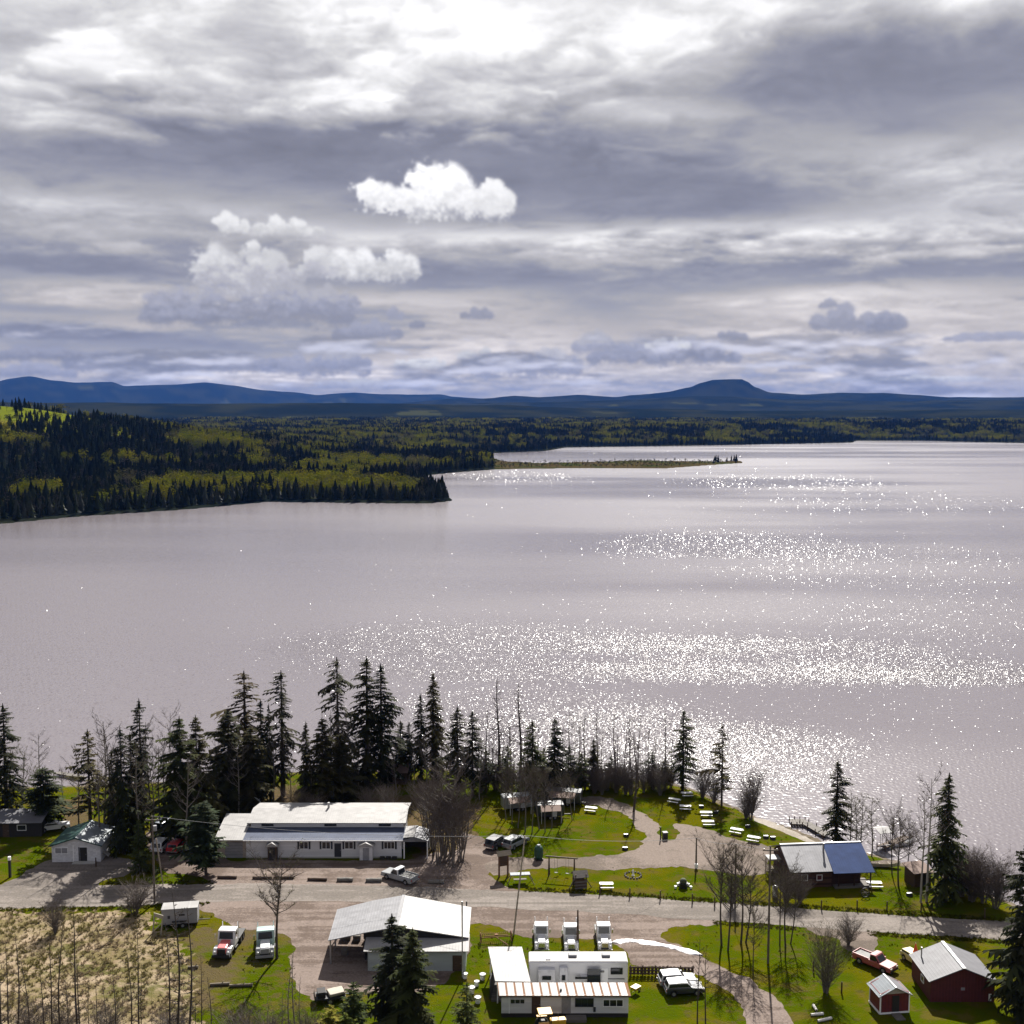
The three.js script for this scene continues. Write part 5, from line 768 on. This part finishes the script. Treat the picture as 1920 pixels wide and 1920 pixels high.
{
  const p = thing('waste_station', 'dark post and bin at the bend of the campground drive', 'bin', G(1242, 1574), .2); bx('post', M.black, p, .16, 2.0, .16, -.3, 0, 0); bx('bin', M.black, p, .7, 1.0, .7, .5, 0, -.2, { bev: .06 }); bx('lid', M.grey, p, .75, .08, .75, .5, 1.0, -.2);
  const f = thing('flower_tub', 'dark tub planter with white flower pots on the roadside lawn', 'planter', G(1281, 1664), 0); cyl('tub', M.black, f, .55, .65, .7, 0, 0, 0, { seg: 16 }); for (const [x, z] of [[-1.1, .3], [.8, -.5], [-.6, -.7], [.2, -.9], [1.0, .4]]) cyl('pot', M.whiteTrim, f, .14, .18, .35, x, 0, z); part('shrub', new THREE.IcosahedronGeometry(.5, 1), std(.05, .06, .03), f, 0, .85, 0);
  const c = thing('stone_circle', 'ring of small stones round a white statue on the lawn', 'garden', G(1187, 1642)), r = rng(8), sg = new THREE.DodecahedronGeometry(.16, 0); for (let k = 0; k < 16; k++) { const a = k / 16 * 6.283, q = part('stone', sg, M.greyDeck, c, Math.cos(a) * 1.15, .09, Math.sin(a) * 1.15); q.rotation.set(r() * 3, r() * 3, r() * 3); } part('statue', new THREE.LatheGeometry([[.22, 0], [.2, .1], [.1, .2], [.14, .5], [.08, .7], [.12, .82], [0, .95]].map(([x, y]) => new THREE.Vector2(x, y)), 12), M.whiteTrim, c);
}
[[1125, 1677, 'at the white table'], [1181, 1683, 'left of the stone circle'], [1238, 1688, 'below the stone circle'], [1298, 1694, 'at the flower tub'], [1340, 1700, 'left of the roadside aspens'], [1540, 1706, 'before the log house'], [1607, 1706, 'before the blue roof'], [1663, 1708, 'right of the log house'], [1727, 1710, 'by the birch shadows'], [1846, 1722, 'by the right shore bushes'], [1553, 1838, 'beside the lone round bush'], [1578, 1862, 'below the lone round bush'], [1525, 1822, 'left of the lone round bush'], [240, 1700, 'by the utility pole'], [180, 1625, 'by the cottage door']].forEach(([x, y, w], i) => { const t = thing('fence_post', 'dark wooden fence post ' + w, 'post', G(x, y), 0, 'fence posts along the road'); part('post', new THREE.CylinderGeometry(.085, .1, 1.3, 7), M.brown, t, 0, .65, 0, 0, (i % 3 - 1) * .04); part('cap', new THREE.ConeGeometry(.1, .1, 7), M.greyDeck, t, 0, 1.34, 0); });
{ const t = thing('marker_post', 'black marker post with white cap on the left lawn', 'post', G(19, 1645)); bx('post', M.black, t, .3, 2.5, .3, 0, 0, 0); bx('cap', M.whiteTrim, t, .34, .5, .34, 0, 2.5, 0); }
// poles and wires
function pole(label, x, y, tipY, m, o = {}) { const b = G(x, y), h = topAt(x, tipY, b.z), t = thing('utility_pole', label, 'pole', b, o.turn || 0); part('pole', new THREE.CylinderGeometry(.09, o.r || .15, h, 9), m, t, 0, h / 2, 0); if (o.arm) { part('crossarm', B(1.8, .12, .1), m, t, 0, h - .5, .1); for (const s of [-.75, 0, .75]) part('insulator', new THREE.CylinderGeometry(.05, .06, .16, 8), M.steel, t, s, h - .36, .1); } if (o.box) cyl('transformer', M.grey, t, .24, .24, .7, .32, h - 2, 0); if (o.meter) bx('meter_box', M.whiteTrim, t, .45, .6, .25, 0, .2, .2); t.rotation.z = o.lean || 0; return [t, new THREE.Vector3(b.x, h, b.z)]; }
const greyWood = wooden(.2, .16, .13), paleWood = wooden(.5, .42, .33);
const pA = pole('dark utility pole by the roadside below the cottage spruces', 290, 1693, 1530, greyWood, { arm: true, box: true }), pB = pole('slim pale pole standing between the hay rake and the highway trucks', 963, 1753, 1566, paleWood, { lean: -.11, r: .11 });
const pC = pole('short dark pole on the lawn at the campground gravel pad', 1305, 1629, 1571, greyWood, { meter: true }), pD = pole('dark pole on the lawn between roadside aspens and log house', 1378, 1692, 1582, greyWood), pE = pole('tall dark pole standing among the roadside aspens', 1440, 1806, 1586, greyWood, { arm: true }), pF = pole('short dark brown pole between two highway trucks', 1083, 1783, 1706, M.brown, { r: .2 });
pole('leaning pale stay pole beside the roadside utility pole', 306, 1660, 1572, paleWood, { lean: .12, r: .08 }); pole('slender grey mast beside the white garage corner', 867, 1832, 1690, M.steel, { r: .07 }); pole('thin dark mast behind the white garage', 875, 1724, 1690, M.black, { r: .06 });
function wire(label, a, b, sag) { const mid = a.clone().lerp(b, .5); mid.y -= sag; const g = new THREE.TubeGeometry(new THREE.QuadraticBezierCurve3(a, mid, b), 30, .022, 4); tag(part('overhead_wire', g, M.grey, null), label, 'wire', 'overhead wires'); }
wire('overhead wire from the roadside utility pole to the slim pale pole', pA[1], new THREE.Vector3(1.9, 12.8, pB[1].z), 2); wire('overhead wire from the slim pale pole to the short dark lawn pole', new THREE.Vector3(1.9, 12.8, pB[1].z), pC[1], 1.2); wire('overhead wire from the lawn pole to the pole by the log house', pC[1], pD[1], .6); wire('overhead wire from the log house pole to the aspen clump pole', pD[1], pE[1], .8);
// docks, boats
function dock(label, a, b, w, m) {
  const A = G(a[0], a[1], WL + .5), Bp = G(b[0], b[1], WL + .5), d = Bp.clone().sub(A), L = d.length(), t = thing('dock', label, 'dock', A.clone().setY(WL), Math.atan2(-d.z, d.x), 'docks'); const n = Math.round(L / .45); for (let k = 0; k < n; k++) part('plank', B(L / n - .03, .06, w), m, t, (k + .5) * L / n, .5 + (k % 3) * .004, 0); for (const s of [-1, 1]) part('stringer', B(L, .14, .1), M.brown, t, L / 2, .38, s * (w / 2 - .1)); for (let k = 0; k <= 3; k++) for (const s of [-1, 1]) part('pile', new THREE.CylinderGeometry(.08, .08, 2.2, 7), M.brown, t, L * k / 3, -.2, s * (w / 2 + .06)); return t;
}
dock('dark floating dock with gangway at the boat launch', [1552, 1566], [1508, 1541], 1.6, M.greyDeck); dock('outer dark float at the end of the boat launch gangway', [1512, 1541], [1482, 1540], 2.4, M.greyDeck); dock('long thin dock at the left shore beside the lone aspen', [160, 1458], [106, 1448], 1.2, M.greyDeck); dock('narrow brown dock by the white boat lift', [1652, 1588], [1702, 1568], 1.3, M.brown); dock('reddish wooden dock behind the right shore bushes', [1808, 1658], [1872, 1650], 1.8, M.rust);
function boat(label, x, y, h, turn, m) { const t = thing('boat', label, 'boat', G(x, y, h), turn); const L = 4.4, g = new THREE.BufferGeometry(), P = [], n = 10, sec = (u) => { const w = .8 * Math.pow(Math.sin(Math.PI * Math.min(.5 + .0, .12 + u * .5) ), 1) * (u > .6 ? 1 - Math.pow((u - .6) / .4, 2) : 1), k = .6 - .1 * u + .25 * u * u; return [[-w, k], [-w * .6, .05], [0, 0], [w * .6, .05], [w, k]].map(([z, yy]) => [u * L - L / 2, yy, z]); }; for (let i = 0; i < n; i++) { const a = sec(i / n), b = sec((i + 1) / n); for (let k = 0; k < 4; k++) P.push(...a[k], ...b[k], ...b[k + 1], ...a[k], ...b[k + 1], ...a[k + 1]); } const s0 = sec(0); for (let k = 1; k < 4; k++) P.push(...s0[0], ...s0[k], ...s0[k + 1]); g.setAttribute('position', new THREE.Float32BufferAttribute(P, 3)); g.computeVertexNormals(); part('hull', g, m, t); for (const xx of [-.9, .5]) part('thwart', B(.3, .05, 1.3), M.plank, t, xx, .45, 0); part('outboard', new RoundedBoxGeometry(.3, .7, .3, 2, .08), M.black, t, -2.35, .55, 0); return t; }
const hullWhite = std(.75, .75, .76, .35, { side: THREE.DoubleSide }); boat('white open boat moored at the narrow brown dock', 1690, 1585, WL - .1, .4, hullWhite); boat('pale boat pulled up on the bank right of the budding trees', 1660, 1624, 0, .05, std(.55, .5, .45, .6, { side: THREE.DoubleSide }));
{ const t = thing('boat_lift', 'white canopied boat lift standing in the water beside the narrow brown dock', 'boat lift', G(1652, 1588, WL), .3); for (const x of [-.9, .9]) for (const z of [-1, 1]) part('post', bar([x, -1, z], [x, 2.7, z], .06), M.whiteTrim, t); part('canopy', quadPlate([-1.2, 2.7, 1.4], [1.2, 2.7, 1.4], [1.2, 3.1, 0], [-1.2, 3.1, 0], .06), M.whiteRoof, t); part('canopy', quadPlate([1.2, 2.7, -1.4], [-1.2, 2.7, -1.4], [-1.2, 3.09, -.01], [1.2, 3.09, -.01], .06), M.whiteRoof, t); part('beam', bar([-.9, .6, 1], [.9, .6, 1], .06), M.steel, t); }
// yard clutter
{
  const r = rng(17), h = thing('hay_rake', 'rusty old hay rake with hoop tines in the grass beside the white garage', 'farm implement', G(930, 1766), .15); for (const s of [-1, 1]) { part('wheel', new THREE.TorusGeometry(.62, .05, 6, 20).rotateY(Math.PI / 2), M.rust, h, s * 1.9, .62, 0); for (let k = 0; k < 4; k++) part('spoke', bar([s * 1.9, .62 - .6 * Math.cos(k * .785), -.6 * Math.sin(k * .785)], [s * 1.9, .62 + .6 * Math.cos(k * .785), .6 * Math.sin(k * .785)], .025, 4), M.rust, h); } part('axle', bar([-1.9, .62, 0], [1.9, .62, 0], .06), M.rust, h); for (let k = 0; k < 14; k++) part('tine', new THREE.TorusGeometry(.5, .03, 4, 14, 2.6).rotateZ(-.6).rotateY(Math.PI / 2), M.rust, h, -1.6 + k * .245, .5, -.3); part('drawbar', bar([0, .6, 0], [1.2, .4, 1.8], .06), M.rust, h); bx('seat', M.rust, h, .4, .08, .35, 0, 1.05, .3); part('frame', bar([-1.5, .9, .2], [1.5, .9, .2], .06), M.rust, h);
  // lumpy white tarpaulin over a low berm
  const pts = [[1146, 1768], [1180, 1764], [1215, 1768], [1250, 1774], [1282, 1782], [1318, 1792]].map(([x, y]) => G(x, y)), cv = new THREE.CatmullRomCurve3(pts), n = 60, P = [], I = []; for (let i = 0; i <= n; i++) { const c = cv.getPoint(i / n), t = cv.getTangent(i / n), w = (.3 + .4 * vn(i * .3, 2)) * Math.min(1, i / 5, (60 - i) / 5), hh = .06 + .16 * vn(i * .4, 9), nx = -t.z, nz = t.x; for (let k = 0; k <= 6; k++) { const a = Math.PI * k / 6; P.push(c.x + nx * Math.cos(a) * w + (r() - .5) * .08, Math.sin(a) * hh * (.85 + .3 * r()) + .01, c.z + nz * Math.cos(a) * w + (r() - .5) * .08); } } for (let i = 0; i < n; i++) for (let k = 0; k < 6; k++) { const a = i * 7 + k; I.push(a, a + 1, a + 7, a + 1, a + 8, a + 7); } const g = new THREE.BufferGeometry(); g.setAttribute('position', new THREE.Float32BufferAttribute(P, 3)); g.setIndex(I); g.computeVertexNormals(); tag(part('tarpaulin_berm', g, std(.78, .76, .76, .6, { side: THREE.DoubleSide }), null), 'crumpled white tarpaulin laid along the gravel edge behind the trailer', 'tarpaulin');
  const f = thing('yard_fence', 'low dark board fence between the trailer and the parked cars', 'fence', G(1240, 1830), -.02); for (let k = 0; k < 6; k++) bx('post', M.brown, f, .14, 1.3, .14, -3.6 + k * 1.45, 0, 0); for (const y of [.25, .62, .98]) bx('rail', M.brown, f, 7.5, .17, .05, 0, y, .1); for (let k = 0; k < 18; k++) bx('board', M.brown, f, .3, 1.0 + .08 * r(), .03, -3.55 + k * .42, .08, -.1);
  const t = thing('propane_tank', 'long white propane tank behind the fifth wheel trailer', 'tank', W3(9.9, -126.4)); part('tank', new THREE.CapsuleGeometry(.6, 2.6, 6, 16).rotateZ(Math.PI / 2), PW, t, 0, 1.15, 0); part('dome', new THREE.CylinderGeometry(.2, .2, .2, 12), M.grey, t, 0, 1.8, 0); for (const x of [-1, 1]) bx('foot', M.concrete, t, .3, .6, .9, x, 0, 0);
  const p2 = thing('house_tank', 'white upright tank at the left gable of the log house', 'tank', G(1453, 1682)); part('tank', new THREE.CapsuleGeometry(.38, .9, 6, 14), PW, p2, 0, .85, 0); bx('foot', M.concrete, p2, .6, .12, .6, 0, 0, 0);
  const s = thing('white_shelter', 'small white roofed shelter against the back of the log house', 'shelter', G(1449, 1640), .1); part('roof', new RoundedBoxGeometry(1.9, .25, 1.8, 2, .1), M.whiteRoof, s, 0, 2.5, 0); for (const x of [-.8, .8]) for (const z of [-.7, .7]) bx('post', M.plank, s, .1, 2.4, .1, x, 0, z); bx('shelf', M.plank, s, 1.5, .08, 1.2, 0, 1.0, 0); bx('shelf', M.plank, s, 1.5, .08, 1.2, 0, .4, 0);
  const w = thing('wagon_wheel', 'old wheel leaning at the right end of the log house porch', 'wheel', G(1622, 1682), .2); part('rim', new THREE.TorusGeometry(.6, .07, 6, 22), M.black, w, 0, .62, 0, 0, -.15); for (let k = 0; k < 4; k++) part('spoke', bar([-.6 * Math.cos(k * .785), .62 - .6 * Math.sin(k * .785), 0], [.6 * Math.cos(k * .785), .62 + .6 * Math.sin(k * .785), 0], .03, 4), M.greyDeck, w); part('hub', new THREE.CylinderGeometry(.1, .1, .2, 10).rotateX(Math.PI / 2), M.greyDeck, w, 0, .62, 0);
  const sd = thing('satellite_dish', 'white satellite dish on a mast behind the lodge annex', 'dish', G(480, 1534), -.5); part('mast', bar([0, 0, 0], [0, 2.2, 0], .07), M.steel, sd); part('dish', new THREE.SphereGeometry(1.5, 18, 8, 0, 6.283, 0, .75).rotateX(-1.0), std(.6, .6, .6, .6, { side: THREE.DoubleSide }), sd, 0, 2.2, .9); part('feed_arm', bar([0, 2.2, .3], [0, 2.9, -1.0], .04), M.steel, sd);
  const fl = thing('flatbed_trailer', 'dark flatbed trailer loaded with a tan sheet at the foot of the gravel yard', 'trailer', G(618, 1876), .25); bx('bed', M.black, fl, 3.4, .18, 1.8, 0, .55, 0); for (const x of [-1.6, 1.6]) bx('end_board', M.brown, fl, .08, .4, 1.8, x, .73, 0); part('tan_sheet', new RoundedBoxGeometry(1.8, .35, 1.5, 2, .12), M.cream, fl, .7, .95, 0, .2); bx('load_box', M.dark, fl, .9, .6, 1.2, -.9, .73, 0); bx('drawbar', M.black, fl, 1.2, .1, .12, 2.2, .5, 0); wheels(fl, [0], [.95, -.95], .36, .22);
  const wb = thing('wheelbarrow', 'yellow wheelbarrow at the right end of the mobile home', 'wheelbarrow', G(1192, 1862), .8); part('tray', new THREE.CylinderGeometry(.55, .3, .4, 4, 1).rotateY(.785).scale(1.3, 1, 1), PY, wb, 0, .6, 0); for (const z of [-.3, .3]) { part('handle', bar([.4, .45, z * .4], [-1.0, .6, z], .03), M.plank, wb); part('leg', bar([-.4, .5, z], [-.4, 0, z], .025), M.black, wb); } part('wheel', new THREE.TorusGeometry(.16, .06, 6, 14), M.tyre, wb, .65, .2, 0);
  const um = thing('folded_umbrella', 'orange folded garden umbrella beside the red garage roof', 'umbrella', G(1716, 1806), 0); part('pole', bar([0, 0, 0], [0, 2.5, 0], .03), M.whiteTrim, um); part('cloth', new THREE.ConeGeometry(.4, 1.5, 9), std(.7, .12, .04, .8), um, 0, 1.8, 0); cyl('foot', M.concrete, um, .3, .3, .1, 0, 0, 0);
  [[1532, 1904, .9, 'nearest the lone bush'], [1546, 1914, 1.1, 'beside the side drive'], [1528, 1892, .7, 'shortest of the three']].forEach(([x, y, l, q]) => { const b = thing('birch_log', 'white birch log on the grass left of the red shed, ' + q, 'log', G(x, y), r() * 2, 'birch logs'); part('log', new THREE.CylinderGeometry(.14, .16, l * 1.6, 9).rotateZ(Math.PI / 2), std(.62, .6, .57, .8), b, 0, .15, 0); part('cut_end', new THREE.CylinderGeometry(.12, .12, l * 1.6 + .02, 9).rotateZ(Math.PI / 2), M.plank, b, 0, .15, 0); });
  [[412, 1848, 2.2, 'left one of two on the lawn below the old trucks'], [452, 1850, 2.6, 'right one of two on the lawn below the old trucks'], [362, 1816, 1.2, 'short one behind the tall bare trunks']].forEach(([x, y, l, q]) => { const b = thing('pale_log', 'pale weathered log, ' + q, 'log', G(x, y), .1 * r(), 'pale logs'); part('log', new THREE.CylinderGeometry(.15, .19, l, 9).rotateZ(Math.PI / 2), M.plank, b, 0, .17, 0); part('stub', bar([.2, .2, 0], [.45, .55, .1], .05), M.plank, b); });
  [[894, 1848, 'beside the white canopy posts'], [905, 1836, 'against the canopy side screen'], [884, 1862, 'near the slim olive spruce'], [872, 1834, 'by the lean-to corner of the white garage'], [896, 1880, 'below the canopy']].forEach(([x, y, q], i) => { const b = thing('yard_bucket', 'white bucket in the grass ' + q, 'bucket', G(x, y), 0, 'yard buckets'); part('bucket', new THREE.CylinderGeometry(.34, .26, .6, 14), M.whiteTrim, b, 0, .3, 0); part('rim', new THREE.TorusGeometry(.34, .03, 6, 16).rotateX(Math.PI / 2), M.grey, b, 0, .6, 0); b.scale.setScalar(.9 + .15 * i % .4); });
}
// short steep wavelets where gusts ruffle the lake
{
  const r = rng(2024), g = new THREE.BufferGeometry(); g.setAttribute('position', new THREE.Float32BufferAttribute([-.5, 0, 0, 0, 0, .3, .5, 0, 0, -.5, 0, 0, .5, 0, 0, 0, 0, -.3], 3)); g.computeVertexNormals();
  const GUSTS = [[950, 1225, 430, 55, 115200], [1420, 1238, 430, 44, 124800], [1780, 1262, 300, 24, 52800], [1000, 1330, 300, 40, 33600], [1130, 1395, 330, 66, 124800], [1430, 1420, 190, 62, 43200], [1380, 1030, 240, 34, 23040], [1650, 1060, 330, 40, 12960], [1800, 1160, 260, 50, 10080], [1480, 905, 200, 14, 8640], [1700, 940, 260, 22, 5760], [960, 893, 130, 11, 7200], [700, 1240, 220, 50, 8400], [900, 1000, 1200, 240, 17280], [1000, 1300, 1300, 160, 33600]];
  const list = []; for (const [cx, cy, rx, ry, n] of GUSTS) for (let k = 0; k < n; k++) { const a = r() * 6.283, q = Math.sqrt(r()) * (1 + .3 * (r() + r() - 1)), x = cx + rx * q * Math.cos(a), y = cy + ry * q * Math.sin(a) + .02 * (x - cx) ; if (y < 835) continue; const p = G(x, y, WL); if (fbm(p.x * .012 + 5, p.z * .03, 3) < -.35 + .5 * (r() - .5)) continue; if (shoreD(p.x, p.z) > -2.5 || inPoly(FAR, p.x, p.z)) continue; list.push(p); }
  const im = new THREE.InstancedMesh(g, phys(.1, .088, .1, .26, { ior: 1.35, side: THREE.DoubleSide }), list.length), M4 = new THREE.Matrix4(), Q = new THREE.Quaternion(), E3 = new THREE.Euler(), gs = () => (r() + r() + r() + r() - 2) * 1.73;
  list.forEach((p, i) => { const d = Math.hypot(p.x, p.z), s = Math.max(.19, d * .00068) * (.4 + .9 * r()); E3.set(gs() * .2, (r() - .5) * 1.0, gs() * .2, 'YXZ'); p.y = WL + .05 * s; im.setMatrixAt(i, M4.compose(p, Q.setFromEuler(E3), new THREE.Vector3(s, s, s))); });
  im.name = 'wavelets'; im.userData = { kind: 'stuff', label: 'short choppy wavelets glinting on the ruffled lake', category: 'waves' }; scene.add(im);
}

renderer.render(scene, camera);
